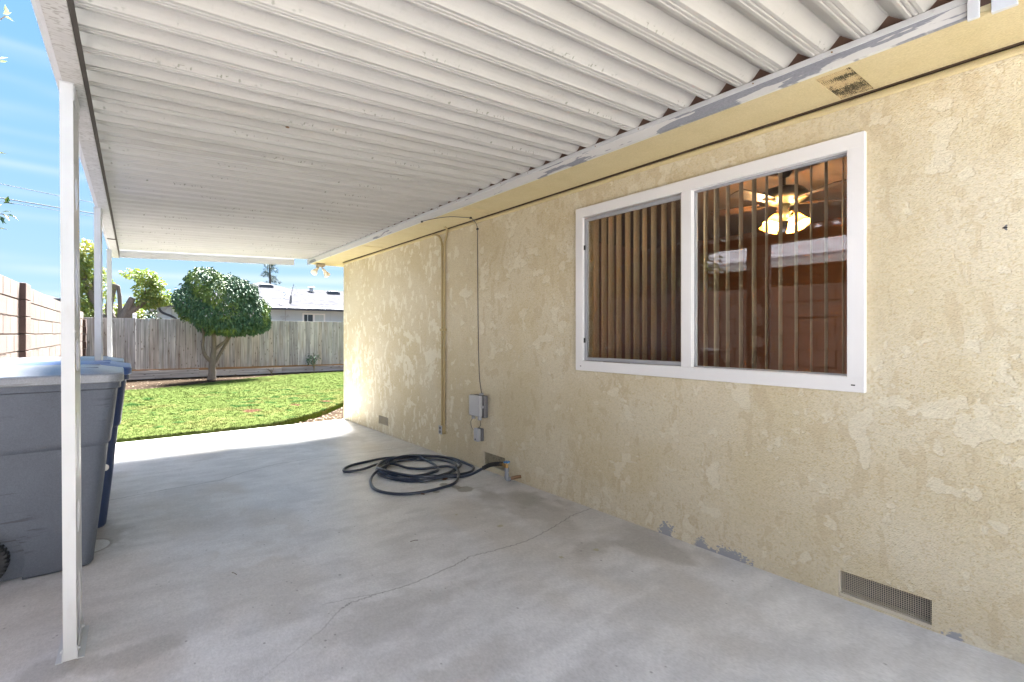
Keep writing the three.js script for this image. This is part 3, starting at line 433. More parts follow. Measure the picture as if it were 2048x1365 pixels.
{
  const f = thing('ceiling_fan', 'bronze ceiling fan with lit amber glass shades seen through the right pane', 'ceiling fan', [4.6, 2.27, -2.0]);
  const lathe = (pts, seg = 28) => new THREE.LatheGeometry(pts.map(([r, y]) => new THREE.Vector2(r, y)), seg);
  part('canopy', [lathe([[0.015, 0.43], [0.04, 0.44], [0.075, 0.50], [0.08, 0.53], [0, 0.53]])], M.bronze, f);
  part('downrod', [rod([0, 0.34, 0], [0, 0.45, 0], 0.013)], M.bronze, f);
  part('motor_housing', [lathe([[0, 0.20], [0.10, 0.20], [0.15, 0.225], [0.185, 0.25], [0.19, 0.29], [0.16, 0.325], [0.10, 0.345], [0.02, 0.36], [0, 0.36]])], M.bronze, f);
  part('light_hub', [lathe([[0, 0.06], [0.03, 0.06], [0.05, 0.09], [0.055, 0.13], [0.035, 0.16], [0.05, 0.20], [0, 0.20]])], M.bronze, f);
  for (let i = 0; i < 5; i++) { const a = 0.45 + i * 1.2566; const s = new THREE.Shape(); s.moveTo(0.20, -0.05); s.lineTo(0.62, -0.07); s.quadraticCurveTo(0.68, 0, 0.62, 0.07); s.lineTo(0.20, 0.05); s.closePath(); const g = new THREE.ExtrudeGeometry(s, { depth: 0.007, bevelEnabled: false }); g.rotateX(-Math.PI / 2 + 0.2); g.translate(0, 0.215, 0); g.rotateY(a); const b = part('blade', [mapUV(g)], M.blade, f); const ir = new THREE.BoxGeometry(0.14, 0.008, 0.035); ir.translate(0.20, 0.207, 0); ir.rotateY(a); part('blade_iron', [ir], M.brass, b); }
  for (let i = 0; i < 4; i++) {
    const a = 0.2 + i * 1.5708, dx = Math.cos(a), dz = Math.sin(a);
    const arm = part('lamp_arm', [tube([[dx * 0.04, 0.11, dz * 0.04], [dx * 0.08, 0.125, dz * 0.08], [dx * 0.105, 0.095, dz * 0.105]], 0.008, 12, 8)], M.brass, f);
    const g = lathe([[0.022, 0], [0.03, -0.015], [0.042, -0.04], [0.062, -0.085], [0.082, -0.115], [0.079, -0.116], [0.059, -0.085], [0.039, -0.04], [0.027, -0.013]], 24); g.rotateZ(0.5); g.rotateY(-a); g.translate(dx * 0.105, 0.095, dz * 0.105); part('lamp_shade', [g], M.shade, arm);
    const bp = [dx * 0.14, 0.035, dz * 0.14], b = new THREE.SphereGeometry(0.025, 14, 10); b.translate(...bp); part('bulb', [b], M.bulb, arm);
    const l = new THREE.PointLight(new THREE.Color(1, 0.72, 0.38), 0.075, 0, 2); l.position.set(...bp); l.castShadow = true; f.add(l);
  }
}

// ---------------------------------------------------------------- patio cover
{
  const cv = thing('patio_cover', 'white ribbed metal patio cover spanning from the house eave to the outer beam', 'patio cover');
  // two ribs per pan: [across, height]; narrow low flats with beads, steep sides
  const P1 = 0.1675, prof = [[0, 0], [0.012, 0], [0.015, 0.004], [0.019, 0.004], [0.022, 0], [0.030, 0], [0.033, 0.004], [0.037, 0.004], [0.040, 0], [0.052, 0], [0.056, 0.002], [0.108, 0.044], [0.112, 0.049], [0.1185, 0.05], [0.123, 0.045]];
  const line = []; for (let k = 0; k < 2; k++) for (const [a, h] of prof) line.push([a + k * P1, h]); line.push([2 * P1 - 0.0015, 0.001]); line.push([2 * P1 + 0.0105, 0.0016]);
  const XI = 2.386, XO = -0.17, yAt = (x) => 2.535 - 0.037 * (XI - x);
  function pan(off, droop, seed) {
    const r = rng(seed), N = 10, pos = [], idx = [], uv = [];
    for (let t = 0; t < 2; t++) for (let i = 0; i <= N; i++) { const x = XO + ((XI - XO) * i) / N; for (const [a, h] of line) { const j = 0; pos.push(x, yAt(x) + h + (t ? 0.0009 : 0) + j * 0.6 + droop, -a); uv.push(x + off, a + 0.0); } }
    const W = line.length, L = (N + 1) * W; for (let i = 0; i < N; i++) for (let k = 0; k + 1 < W; k++) { const a = i * W + k; idx.push(a, a + 1, a + W, a + 1, a + W + 1, a + W); idx.push(L + a, L + a + W, L + a + 1, L + a + 1, L + a + W, L + a + W + 1); }
    for (let k = 0; k + 1 < W; k++) for (const b of [0, N * W]) idx.push(b + k, L + b + k, b + k + 1, b + k + 1, L + b + k, L + b + k + 1);
    const g = new THREE.BufferGeometry(); g.setAttribute('position', new THREE.Float32BufferAttribute(pos, 3)); g.setAttribute('uv', new THREE.Float32BufferAttribute(uv, 2)); g.setIndex(idx); g.computeVertexNormals(); return toCreasedNormals(g, 0.5);
  }
  const variants = [pan(0, 0, 1), pan(1.1, 0, 2), pan(2.3, 0, 3), pan(0.6, 0, 4)], rp = rng(14);
  const mats = [M.pan, M.pan.clone(), M.pan.clone()]; mats[1].color.setRGB(0.96, 0.955, 0.94); mats[2].color.setRGB(1.03, 1.03, 1.02);
  let z = -0.36; while (z > -8.36) { const m = part('roof_pan', variants[Math.floor(rp() * 4)], mats[Math.floor(rp() * 3)], cv); const kx = (XI - (-0.214 - 0.0148 * z + 0.02)) / (XI - XO); m.scale.x = kx; m.position.set(XI * (1 - kx), 0, z); z -= 2 * P1; }
  // a squashed insect on the underside
  part('wasp_nest', [new THREE.SphereGeometry(0.008, 8, 6).scale(1.4, 0.6, 1).translate(0.72, 2.475, -2.95)], M.rusty, cv);
  // ledger angle along the eave: bright lip over a peeling face
  const Z1 = -8.48, Z2 = -0.40, sh = new THREE.Shape(); [[2.366, 2.508], [2.366, 2.532], [2.391, 2.5325], [2.391, 2.456], [2.3715, 2.456], [2.3715, 2.508]].forEach(([x, y], i) => (i ? sh.lineTo(x, y) : sh.moveTo(x, y)));
  part('ledger_lip', [box(2.3655, 2.3909, 2.509, 2.5335, Z1, Z2, 0.002)], M.white, cv);
  const lf = new THREE.BoxGeometry(0.018, 0.053, Z2 - Z1, 1, 1, 1); lf.translate(2.3815, 2.4825, (Z1 + Z2) / 2); const lp = mapUV(lf); { const uv = lp.attributes.uv; const p = lp.attributes.position, nn = lp.attributes.normal; for (let i = 0; i < uv.count; i++) uv.setXY(i, -p.getZ(i), Math.abs(nn.getY(i)) > 0.5 ? 0.012 : p.getY(i) - 2.456 + 0.014); }
  const led = part('ledger', [lp], M.peel, cv); led.userData.label = 'white painted ledger strip with grey peeling patches';
  for (let zz = -0.5, i = 0; zz > -8.3; zz -= 0.335, i++) part('screw', [new THREE.CylinderGeometry(0.0035, 0.0035, 0.004, 8).rotateZ(Math.PI / 2).translate(2.3645, 2.52, zz)], i % 3 ? M.rusty : M.steel, cv);
  part('splice_strap', [box(2.352, 2.366, 2.435, 2.60, -0.405, -0.372, 0.003)], M.white, cv); part('splice_plate', [box(2.37, 2.388, 2.44, 2.56, -0.345, -0.28, 0.002)], M.white, cv);
  // dark stuffing seen in the gaps over the ledger
  part('eave_flashing', [box(2.3925, 2.398, 2.53, 2.60, -8.4, -0.4)], M.rusty, cv);
  // outer beam and gutter, not quite parallel with the house
  const bs = new THREE.Shape(); [[-0.062, 2.345], [-0.05, 2.335], [0.0, 2.33], [0.086, 2.33], [0.086, 2.336], [0.004, 2.337], [0.004, 2.432], [0.086, 2.436], [0.0862, 2.442], [-0.062, 2.452], [-0.066, 2.455], [-0.066, 2.36]].forEach(([x, y], i) => (i ? bs.lineTo(x, y) : bs.moveTo(x, y)));
  const hollow = (pts) => { const s = new THREE.Shape(); pts.forEach(([x, y], i) => (i ? s.lineTo(x, y) : s.moveTo(x, y))); s.closePath(); const g = new THREE.ExtrudeGeometry(s, { depth: 8.2, bevelEnabled: false }); g.translate(0, 0, -8.42); return g; };
  const turn = (g) => { g.applyMatrix4(new THREE.Matrix4().makeRotationY(-0.0148)); g.translate(-0.228, 0, 0); return mapUV(g); };
  part('beam', [turn(hollow([[0.0, 2.33], [0.064, 2.33], [0.064, 2.438], [0.0, 2.438]]))], M.beam, cv);
  part('gutter', [turn(hollow([[-0.0005, 2.331], [-0.012, 2.335], [-0.022, 2.343], [-0.028, 2.357], [-0.028, 2.462], [-0.018, 2.462], [-0.024, 2.457], [-0.024, 2.36], [-0.019, 2.348], [-0.01, 2.341], [-0.0005, 2.337]]))], M.white, cv);
  part('beam_shade_strip', [turn(hollow([[0.0645, 2.338], [0.0675, 2.338], [0.0675, 2.43], [0.0645, 2.43]]))], M.strapShadeGrey, cv);  // dark sheet that paints the shade on the inner face of the beam
  part('end_trim', [box(-0.12, 2.16, 2.432, 2.48, -8.47, -8.425), box(-0.12, 2.16, 2.36, 2.431, -8.455, -8.43)].map((g) => { const p = g.attributes.position; for (let i = 0; i < p.count; i++) p.setY(i, p.getY(i) + 0.037 * (p.getX(i) + 0.15) - 0.02); g.computeVertexNormals(); return g; }), M.white, cv);
  part('beam_strap', [turn(box(-0.002, 0.072, 2.322, 2.329, -6.75, -6.725))], M.strapShadeGrey, cv);
}
// ornamental posts: two channels joined by a web with round and long openings
{
  const post = thing('patio_post', 'white metal post nearest the camera with oval openings in its web', 'post', [0, 0, 0], -0.0148, 'posts under the outer beam');
  const H = 2.315, chan = (z, s) => [box(-0.0205, 0.0205, 0.002, H, z - 0.002, z + 0.002), box(-0.0205, -0.018, 0.002, H, z, z - s * 0.018), box(0.0155, 0.0179, 0.002, H, z, z - s * 0.018)];
  part('channel', chan(-0.002, 1), M.white, post); part('channel', chan(-0.258, -1), M.white, post);
  const w = rect(THREE.Shape, 0.012, 0.248, 0.004, H);
  for (let y = 0.12; y < H - 0.1; y += 0.68) { for (const [c, rh, rw] of [[0.05 + y, 0.15, 0.066], [y + 0.42, 0.068, 0.066]]) { if (c + rh > H - 0.05) continue; const h = new THREE.Path(); if (rh > 0.1) { h.moveTo(0.13, c - rh); h.quadraticCurveTo(0.13 + 2 * rw, c, 0.13, c + rh); h.quadraticCurveTo(0.13 - 2 * rw, c, 0.13, c - rh); } else h.absellipse(0.13, c, rw, rh, 0, 6.2832, true); w.holes.push(h); } }
  const web = plateX(w, 0.0186, 0.0012); part('web', [web], M.white, post);
  const scr = []; for (let y = 0.3; y < H; y += 0.34) scr.push(new THREE.SphereGeometry(0.005, 8, 6).scale(0.5, 1, 1).translate(0.0205, y, -0.045)); scr.forEach((q) => part('rivet', [q], M.steel, post));
  for (const s of [-1, 1]) { const bp = part('base_bracket', [box(s * 0.0212, s * 0.0242, 0.001, 0.055, -0.265, 0.004), box(s * 0.0212, s * 0.044, 0.0012, 0.0045, -0.265, 0.004)], M.white, post); [-0.03, -0.22].forEach((z) => part('bolt', [new THREE.CylinderGeometry(0.007, 0.007, 0.008, 6).rotateZ(Math.PI / 2).translate(s * 0.027, 0.03, z)], M.steel, bp)); }
  part('top_bracket', [box(-0.024, 0.024, H + 0.0005, H + 0.004, -0.262, 0.004), box(0.0209, 0.024, H - 0.06, H, -0.25, -0.01)], M.white, post);
  const spots = [[-0.166, -2.65, null], [-0.149, -5.13, 'white metal post rising between the blue bin and the farthest bin'], [-0.120, -7.60, 'white metal post at the far end of the slab by the lawn']];
  spots.forEach(([x, z, label], i) => { const o = i ? post.clone() : post; if (i) { o.name = numbered('patio_post'); scene.add(o); o.userData = { ...post.userData, label }; } o.position.set(x, slabY(z) + 0.0005, z); if (!i) o.rotation.z = 0.005; o.scale.y = (2.329 - slabY(z)) / (H + 0.004); });
}

// ---------------------------------------------------------------- wall fittings
{
  const o = thing('wall_outlet', 'wall socket box at the foot of twin painted conduits on the stucco', 'outlet', [WX, 0, -4.745]);
  part('outlet_box', [box(-0.045, -0.001, 0.245, 0.335, -0.035, 0.035, 0.004)], M.conduit, o);
  part('cover_plate', [box(-0.05, -0.0455, 0.243, 0.337, -0.036, 0.036, 0.003)], M.utility, o);
  for (const y of [0.27, 0.31]) part('receptacle', [new THREE.CylinderGeometry(0.016, 0.016, 0.006, 16).rotateZ(Math.PI / 2).translate(-0.052, y, 0)], M.utilityDark, o);
  part('conduit', [tube([[-0.014, 0.335, -0.02], [-0.014, 1.2, -0.022], [-0.014, 2.2, -0.022], [-0.014, 2.33, -0.03], [-0.018, 2.40, -0.08], [-0.03, 2.425, -0.14], [-0.04, 2.43, -0.20]], 0.011, 90, 8)], M.conduit, o);
  part('conduit', [tube([[-0.014, 0.335, 0.022], [-0.014, 1.2, 0.028], [-0.014, 2.2, 0.035], [-0.014, 2.32, 0.045], [-0.02, 2.39, 0.085], [-0.04, 2.435, 0.13], [-0.09, 2.462, 0.16]], 0.011, 90, 8)], M.conduit, o);
  part('pipe_strap', [box(-0.027, -0.001, 1.36, 1.385, -0.05, 0.055, 0.003)], M.conduit, o);
}
{
  const b = thing('utility_box', 'larger grey plastic telephone box on the wall above the tap', 'utility box', [WX, 0, -4.0]);
  part('back_box', [box(-0.05, -0.001, 0.525, 0.735, -0.10, 0.088, 0.008)], M.utilityDark, b);
  part('lid', [box(-0.095, -0.052, 0.535, 0.738, -0.113, 0.072, 0.014)], M.utility, b);
  part('latch', [box(-0.075, -0.05, 0.62, 0.645, 0.073, 0.086, 0.004)], M.utility, b);
  part('cable_gland', [box(-0.045, -0.015, 0.736, 0.757, 0.0, 0.03, 0.004)], M.utility, b); part('cable_gland', [new THREE.CylinderGeometry(0.018, 0.018, 0.03, 12).translate(-0.06, 0.518, -0.08)], M.utility, b); part('cable_gland', [new THREE.CylinderGeometry(0.02, 0.02, 0.03, 12).translate(-0.06, 0.518, 0.03)], M.utility, b);
  const s = thing('junction_box', 'small grey junction box hung below the larger grey wall box', 'junction box', [WX, 0, -4.025]);
  part('back_box', [box(-0.03, -0.001, 0.292, 0.412, -0.036, 0.042, 0.005)], M.utilityDark, s); part('lid', [box(-0.07, -0.032, 0.288, 0.415, -0.04, 0.036, 0.010)], M.utility, s);
  part('screw', [new THREE.CylinderGeometry(0.007, 0.007, 0.005, 10).rotateZ(Math.PI / 2).translate(-0.071, 0.31, -0.005)], M.black, s);
  solo('looped_wire', [tube([[WX - 0.06, 0.51, -4.08], [WX - 0.055, 0.47, -4.13], [WX - 0.045, 0.42, -4.14], [WX - 0.04, 0.385, -4.11], [WX - 0.035, 0.385, -4.06], [WX - 0.035, 0.42, -4.02], [WX - 0.045, 0.46, -3.975], [WX - 0.06, 0.51, -3.97]], 0.0022, 60, 6)], M.wire, 'thin dark wire looping between the two grey wall boxes', 'wire');
  const cb = thing('wall_cable', 'thin black cable running from the eave down to the larger grey box', 'cable', [0, 0, 0]);
  part('cable', [tube([[2.362, 2.455, -4.50], [2.36, 2.45, -4.43], [2.38, 2.445, -4.28], [2.47, 2.452, -4.15], [2.58, 2.452, -4.09], [2.66, 2.45, -4.065], [2.715, 2.43, -4.08], [2.745, 2.39, -4.085], [2.752, 2.34, -4.085], [2.753, 2.2, -4.085], [2.753, 1.4, -4.075], [2.752, 0.9, -4.05], [2.735, 0.75, -3.99]], 0.0034, 160, 6)], M.wire, cb);
  for (const [x, y, z] of [[2.752, 2.36, -4.085], [2.66, 2.452, -4.065], [2.364, 2.452, -4.5]]) part('cable_clip', [box(x - 0.008, x + 0.006, y - 0.008, y + 0.008, z - 0.012, z + 0.012, 0.002)], M.black, cb);
}
{ // a small insect resting on the wall
  const b = thing('wall_insect', 'tiny dark insect resting on the stucco right of the window', 'insect', [WX - 0.004, 1.75, -0.361]);
  part('body', [new THREE.SphereGeometry(0.005, 10, 8).scale(0.6, 0.8, 1.6)], M.dark, b);
  part('wing', [new THREE.SphereGeometry(0.006, 8, 6).scale(0.15, 1.3, 0.6).rotateX(0.6).translate(-0.001, 0.005, 0.002)], M.utilityDark, b); part('wing', [new THREE.SphereGeometry(0.006, 8, 6).scale(0.15, 1.3, 0.6).rotateX(-0.6).translate(-0.001, -0.005, 0.002)], M.utilityDark, b);
}
{ // twin floodlight under the far corner of the eave
  const f = thing('floodlight', 'twin floodlight under the far end of the house eave', 'floodlight', [2.50, 2.455, -8.22]);
  part('mounting_box', [box(-0.06, 0.06, -0.05, -0.001, -0.05, 0.05, 0.006)], M.bronzeBox, f);
  for (const [dx, dy, dz] of [[-0.55, -0.62, 0.4], [0.62, -0.85, -0.1]]) {
    const d = V(dx, dy, dz).normalize(), q = new THREE.Quaternion().setFromUnitVectors(V(0, -1, 0), d), g = new THREE.LatheGeometry([[0, 0], [0.022, 0], [0.024, -0.05], [0.03, -0.06], [0.052, -0.115], [0.054, -0.125], [0.045, -0.135], [0, -0.138]].map(([a, b]) => new THREE.Vector2(a, b)), 20);
    g.applyQuaternion(q); g.translate(d.x * 0.05 + dx * 0.03, -0.05 + d.y * 0.04, d.z * 0.05); const l = part('lamp_head', [g], M.lampGlass, f); part('swivel_arm', [rod([dx * 0.03, -0.045, dz * 0.03], [d.x * 0.06 + dx * 0.03, -0.05 + d.y * 0.06, d.z * 0.06], 0.010)], M.bronzeBox, l);
  }
}
{ // garden tap on a grey riser, and the hose
  const t = thing('garden_tap', 'garden tap with blue handle on a grey riser pipe beside the wall', 'tap', [2.672, slabY(-3.5), -3.505]);
  part('supply_pipe', [tube([[0.095, 0.055, 0.09], [0.06, 0.045, 0.05], [0.015, 0.028, 0.012]], 0.015, 16, 10)], M.rusty, t);
  part('elbow', [tube([[0.03, 0.032, 0.022], [0.008, 0.026, 0.004], [0, 0.036, 0], [0, 0.075, 0]], 0.0195, 24, 12)], M.pvc, t);
  part('riser_pipe', [rod([0, 0.06, 0], [0, 0.125, 0], 0.0165), rod([0, 0.095, 0], [0, 0.128, 0], 0.0215)], M.pvc, t);
  part('valve_body', [rod([0, 0.125, 0], [0, 0.16, 0], 0.016, 0.013), rod([0.004, 0.142, 0.0], [-0.012, 0.142, -0.02], 0.015), rod([0, 0.155, 0], [0, 0.175, 0], 0.008)], M.brass, t);
  const hd = []; for (let i = 0; i < 4; i++) { const a = i * 1.5708 + 0.5; hd.push(new THREE.SphereGeometry(0.011, 8, 6).scale(1.3, 0.7, 0.9).rotateY(-a).translate(Math.cos(a) * 0.017, 0.178, Math.sin(a) * 0.017)); } hd.push(new THREE.CylinderGeometry(0.012, 0.012, 0.012, 12).translate(0, 0.178, 0)); part('handle', hd, M.blue, t);
  const raw = '2.088,-3.965 1.982,-4.064 1.914,-4.189 1.883,-4.342 1.896,-4.516 1.984,-4.678 2.110,-4.756 2.291,-4.800 2.484,-4.782 2.650,-4.701 2.700,-4.551 2.690,-4.355 2.648,-4.230 2.505,-4.106 2.337,-4.037 2.142,-4.012 1.992,-4.056 1.905,-4.169 1.914,-4.378 1.987,-4.574 2.121,-4.746 2.273,-4.761 2.459,-4.669 2.594,-4.541 2.623,-4.356 2.571,-4.187 2.444,-4.058 2.273,-3.979 2.100,-3.988 1.982,-4.064 1.959,-4.224 1.951,-4.398 2.029,-4.609 2.200,-4.744 2.381,-4.847 2.463,-4.807 2.469,-4.624 2.440,-4.357 2.376,-4.206 2.246,-4.150 2.063,-4.142 1.970,-4.187 1.888,-4.320 1.895,-4.486 1.995,-4.635 2.176,-4.762 2.391,-4.800 2.582,-4.706 2.695,-4.508 2.715,-4.256 2.698,-4.074 2.593,-3.960 2.465,-3.937 2.324,-3.963 2.184,-3.980 2.043,-4.044 1.943,-4.190 1.886,-4.449 1.922,-4.560 2.040,-4.703 2.225,-4.799 2.128,-4.943 1.941,-4.946 1.770,-4.892 1.675,-4.785 1.668,-4.706 1.802,-4.666 1.995,-4.704 2.116,-4.630 2.187,-4.452 2.282,-4.332 2.411,-4.278 2.501,-4.208 2.495,-4.050 2.404,-3.877 2.269,-3.731 2.122,-3.690 1.941,-3.685 1.805,-3.729 1.712,-3.830 1.668,-3.979 1.700,-4.175 1.777,-4.337 1.911,-4.473 2.047,-4.581';
  const xy = raw.split(' ').map((s) => s.split(',').map(Number));
  const h = thing('garden_hose', 'dark blue garden hose lying in loose coils on the slab by the tap', 'hose', [0, 0, 0]);
  const c0 = new THREE.CatmullRomCurve3(xy.map(([x, z]) => V(x, 0, z)), false, 'centripetal'), S = c0.getSpacedPoints(620), R = 0.0125, base = [], ys = [];
  // lay it down from the start: wherever it crosses what lies there already, it climbs over
  for (let i = 0; i < S.length; i++) { base[i] = slabY(S[i].z) + R; let y = base[i]; for (let j = 0; j < i - 12; j++) { const d = Math.hypot(S[i].x - S[j].x, S[i].z - S[j].z); if (d < 0.055) y = Math.max(y, ys[j] + (d < 2 * R ? Math.sqrt(Math.max(0, 4 * R * R - d * d)) : 0) * 0.97); } ys[i] = Math.min(y, base[i] + 0.085); }
  for (let it = 0; it < 3; it++) { const y2 = ys.slice(); for (let i = 0; i < ys.length; i++) { let a = 0, n = 0; for (let k = -7; k <= 7; k++) if (ys[i + k] !== undefined) { const w = 8 - Math.abs(k); a += ys[i + k] * w; n += w; } y2[i] = Math.max(a / n, base[i]); } for (let i = 0; i < ys.length; i++) ys[i] = y2[i]; }
  const pts = S.map((p, i) => V(p.x, ys[i], p.z)).filter((_, i) => i % 2 === 0);
  const lead = [[2.655, 0.178, -3.527], [2.625, 0.178, -3.565], [2.58, 0.160, -3.635], [2.54, 0.118, -3.70], [2.49, 0.068, -3.775], [2.43, 0.035, -3.85], [2.37, slabY(-3.9) + R + 0.004, -3.905], [2.25, slabY(-3.9) + R + 0.012, -3.935]].map((p) => V(...p));
  part('hose', [new THREE.TubeGeometry(new THREE.CatmullRomCurve3([...lead, ...pts], false, 'centripetal'), 1500, R, 10)], M.rubber, h);
  const sp = new THREE.CatmullRomCurve3(lead.slice(0, 5), false, 'centripetal'), rings = []; for (let i = 0; i < 20; i++) { const t = 0.04 + (0.62 * i) / 20, q = sp.getPointAt(t), d = sp.getTangentAt(t), g = new THREE.TorusGeometry(0.0155, 0.0045, 6, 14); g.applyQuaternion(new THREE.Quaternion().setFromUnitVectors(V(0, 0, 1), d)); g.translate(q.x, q.y, q.z); rings.push(g); } part('sleeve', rings, M.black, h);
  part('coupling', [rod([2.657, 0.178, -3.524], [2.632, 0.178, -3.557], 0.018, 0.018, 8)], M.brass, h);
  // stray bits on the slab
  const leaf = (x, z, s, a, label) => { const g = new THREE.PlaneGeometry(0.07 * s, 0.04 * s, 4, 2); g.rotateX(-Math.PI / 2); const p = g.attributes.position; for (let i = 0; i < p.count; i++) p.setY(i, 0.004 + 0.14 * s * Math.abs(p.getZ(i)) + 2.2 * p.getX(i) ** 2); g.rotateY(a); g.translate(x, slabY(z), z); solo('fallen_leaf', [g], M.deadLeaf, label, 'leaf', 'fallen leaves on the slab'); };
  leaf(2.29, -3.92, 1, 0.6, 'curled brown leaf beside the hose coil nearest the tap'); leaf(1.93, -3.66, 0.55, 2, 'small brown leaf under the near loop of the hose');
  const twig = (x, z, l, a, label) => solo('twig', [tube([[x, slabY(z) + 0.003, z], [x + l * 0.5 * Math.cos(a), slabY(z) + 0.008, z + l * 0.5 * Math.sin(a) + 0.006], [x + l * Math.cos(a), slabY(z) + 0.003, z + l * Math.sin(a)]], 0.0018, 10, 5)], M.stem, label, 'twig', 'twigs on the slab');
  twig(1.42, -2.86, 0.05, 0.2, 'tiny curved twig in the middle of the slab'); twig(0.47, -3.09, 0.045, 1.2, 'tiny straight twig on the left of the slab');
}

// ---------------------------------------------------------------- wheelie bins
{
  function loop(xb, xf, hz, r, y, n = 6) { const o = []; for (const [cx, cz, a0] of [[xf - r, hz - r, 0], [xb + r, hz - r, 1.5708], [xb + r, -hz + r, 3.1416], [xf - r, -hz + r, 4.7124]]) for (let k = 0; k <= n; k++) { const a = a0 + (1.5708 * k) / n; o.push([cx + r * Math.cos(a), y, cz + r * Math.sin(a)]); } return o; }
  function loft(ls, crease = 0.6) { const W = ls[0].length, P = [], I = []; for (const l of ls) for (const p of l) P.push(...p); for (let i = 0; i + 1 < ls.length; i++) for (let k = 0; k < W; k++) { const a = i * W + k, b = i * W + (k + 1) % W; I.push(a, a + W, b, b, a + W, b + W); } for (const [i, f] of [[0, 1], [ls.length - 1, 0]]) { const c = P.length / 3; let m = [0, 0, 0]; for (const p of ls[i]) for (let j = 0; j < 3; j++) m[j] += p[j] / W; P.push(...m); for (let k = 0; k < W; k++) f ? I.push(c, i * W + k, i * W + (k + 1) % W) : I.push(c, i * W + (k + 1) % W, i * W + k); } const g = new THREE.BufferGeometry(); g.setAttribute('position', new THREE.Float32BufferAttribute(P, 3)); g.setIndex(I); return toCreasedNormals(g, crease); }
  const bodySolid = () => loft([loop(-0.25, 0.325, 0.225, 0.05, 0.006), loop(-0.255, 0.335, 0.235, 0.055, 0.02), loop(-0.30, 0.375, 0.264, 0.07, 0.40), loop(-0.345, 0.40, 0.284, 0.075, 0.685), loop(-0.362, 0.412, 0.294, 0.075, 0.70), loop(-0.368, 0.416, 0.298, 0.075, 0.72), loop(-0.405, 0.445, 0.312, 0.08, 1.0), loop(-0.43, 0.46, 0.325, 0.08, 1.008), loop(-0.43, 0.46, 0.325, 0.08, 1.04)]);
  const ev = new Evaluator(); ev.attributes = ['position', 'normal']; ev.useGroups = false;
  const sub = (a, g) => { const A = new Brush(a), B = new Brush(g); A.updateMatrixWorld(); B.updateMatrixWorld(); return ev.evaluate(A, B, SUBTRACTION).geometry; };
  let g = bodySolid(); g.deleteAttribute('uv');
  const wx = -0.125, wy = 0.125;
  for (const s of [-1, 1]) { const c = new THREE.CylinderGeometry(0.185, 0.185, 0.12, 40); c.rotateX(Math.PI / 2); c.translate(wx, wy, s * 0.245); c.deleteAttribute('uv'); g = sub(g, c); const b = new THREE.BoxGeometry(0.4, 0.2, 0.12); b.translate(wx - 0.015 - 0.2 + 0.185, 0.0, s * 0.245); b.deleteAttribute('uv'); b.scale(1, 1, 1); g = sub(g, b); }
  const bodyG = mapUV(toCreasedNormals(g, 0.5));
  const lid = () => loft([loop(-0.44, 0.468, 0.333, 0.085, 1.0405), loop(-0.445, 0.474, 0.338, 0.085, 1.044), loop(-0.445, 0.474, 0.338, 0.085, 1.083), loop(-0.44, 0.468, 0.333, 0.08, 1.092), loop(-0.42, 0.445, 0.315, 0.075, 1.096), loop(-0.34, 0.36, 0.24, 0.07, 1.116), loop(-0.2, 0.22, 0.14, 0.06, 1.126)], 0.5);
  const lidG = mapUV(lid());
  const ribs = [-0.16, 0.16].map((z) => box(-0.34, 0.36, 1.095, 1.122, z - 0.025, z + 0.025, 0.009));
  function bin(name, label, x, z, B, L, group, badge, turn = 0) {
    const t = thing(name, label, 'wheelie bin', [x, slabY(z), z], turn, group);
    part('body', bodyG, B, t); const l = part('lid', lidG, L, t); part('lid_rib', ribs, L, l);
    part('handle', [tube([[-0.43, 0.99, -0.2], [-0.50, 1.02, -0.19], [-0.51, 1.03, 0], [-0.50, 1.02, 0.19], [-0.43, 0.99, 0.2]], 0.016, 30, 8)], B, t);
    part('axle', [rod([wx, wy, -0.24], [wx, wy, 0.24], 0.011)], M.steel, t);
    for (const s of [-1, 1]) {
      const w = part('wheel', [new THREE.LatheGeometry([[0.02, -0.028], [0.07, -0.03], [0.078, -0.018], [0.078, 0.018], [0.07, 0.03], [0.02, 0.028]].map(([a, b]) => new THREE.Vector2(a, b)), 28).rotateX(Math.PI / 2).translate(wx, wy, s * 0.222)], M.utilityDark, t);
      const ty = [new THREE.LatheGeometry([[0.074, -0.03], [0.105, -0.034], [0.116, -0.026], [0.119, 0], [0.116, 0.026], [0.105, 0.034], [0.074, 0.03]].map(([a, b]) => new THREE.Vector2(a, b)), 40).rotateX(Math.PI / 2)];
      for (let k = 0; k < 34; k++) { const b = new THREE.BoxGeometry(0.010, 0.012, 0.066); b.translate(0, 0.1165, 0); b.rotateZ((k / 34) * 6.2832); ty.push(b); const e = new THREE.BoxGeometry(0.008, 0.03, 0.008); e.translate(0, 0.098, s * 0.032); e.rotateZ((k / 34) * 6.2832); ty.push(e); }
      part('tyre', ty.map((q) => q.translate(wx, wy, s * 0.222)), M.tyre, w);
    }
    if (badge) part('round_badge', [new THREE.CylinderGeometry(0.022, 0.022, 0.004, 20).rotateX(Math.PI / 2).translate(0.33, 0.42, 0.272)], M.vinyl, t);
    return t;
  }
  bin('wheelie_bin', 'grey wheelie bin nearest the camera behind the front post', -0.468, -3.92, M.binGrey, M.lidSheenGrey, 'wheelie bins in a row by the block wall');
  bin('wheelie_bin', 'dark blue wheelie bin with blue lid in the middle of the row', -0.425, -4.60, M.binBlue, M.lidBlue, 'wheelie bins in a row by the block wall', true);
  bin('wheelie_bin', 'grey wheelie bin farthest away in the row behind the second post', -0.465, -5.80, M.binGrey, M.lidSheenGrey, 'wheelie bins in a row by the block wall');
}

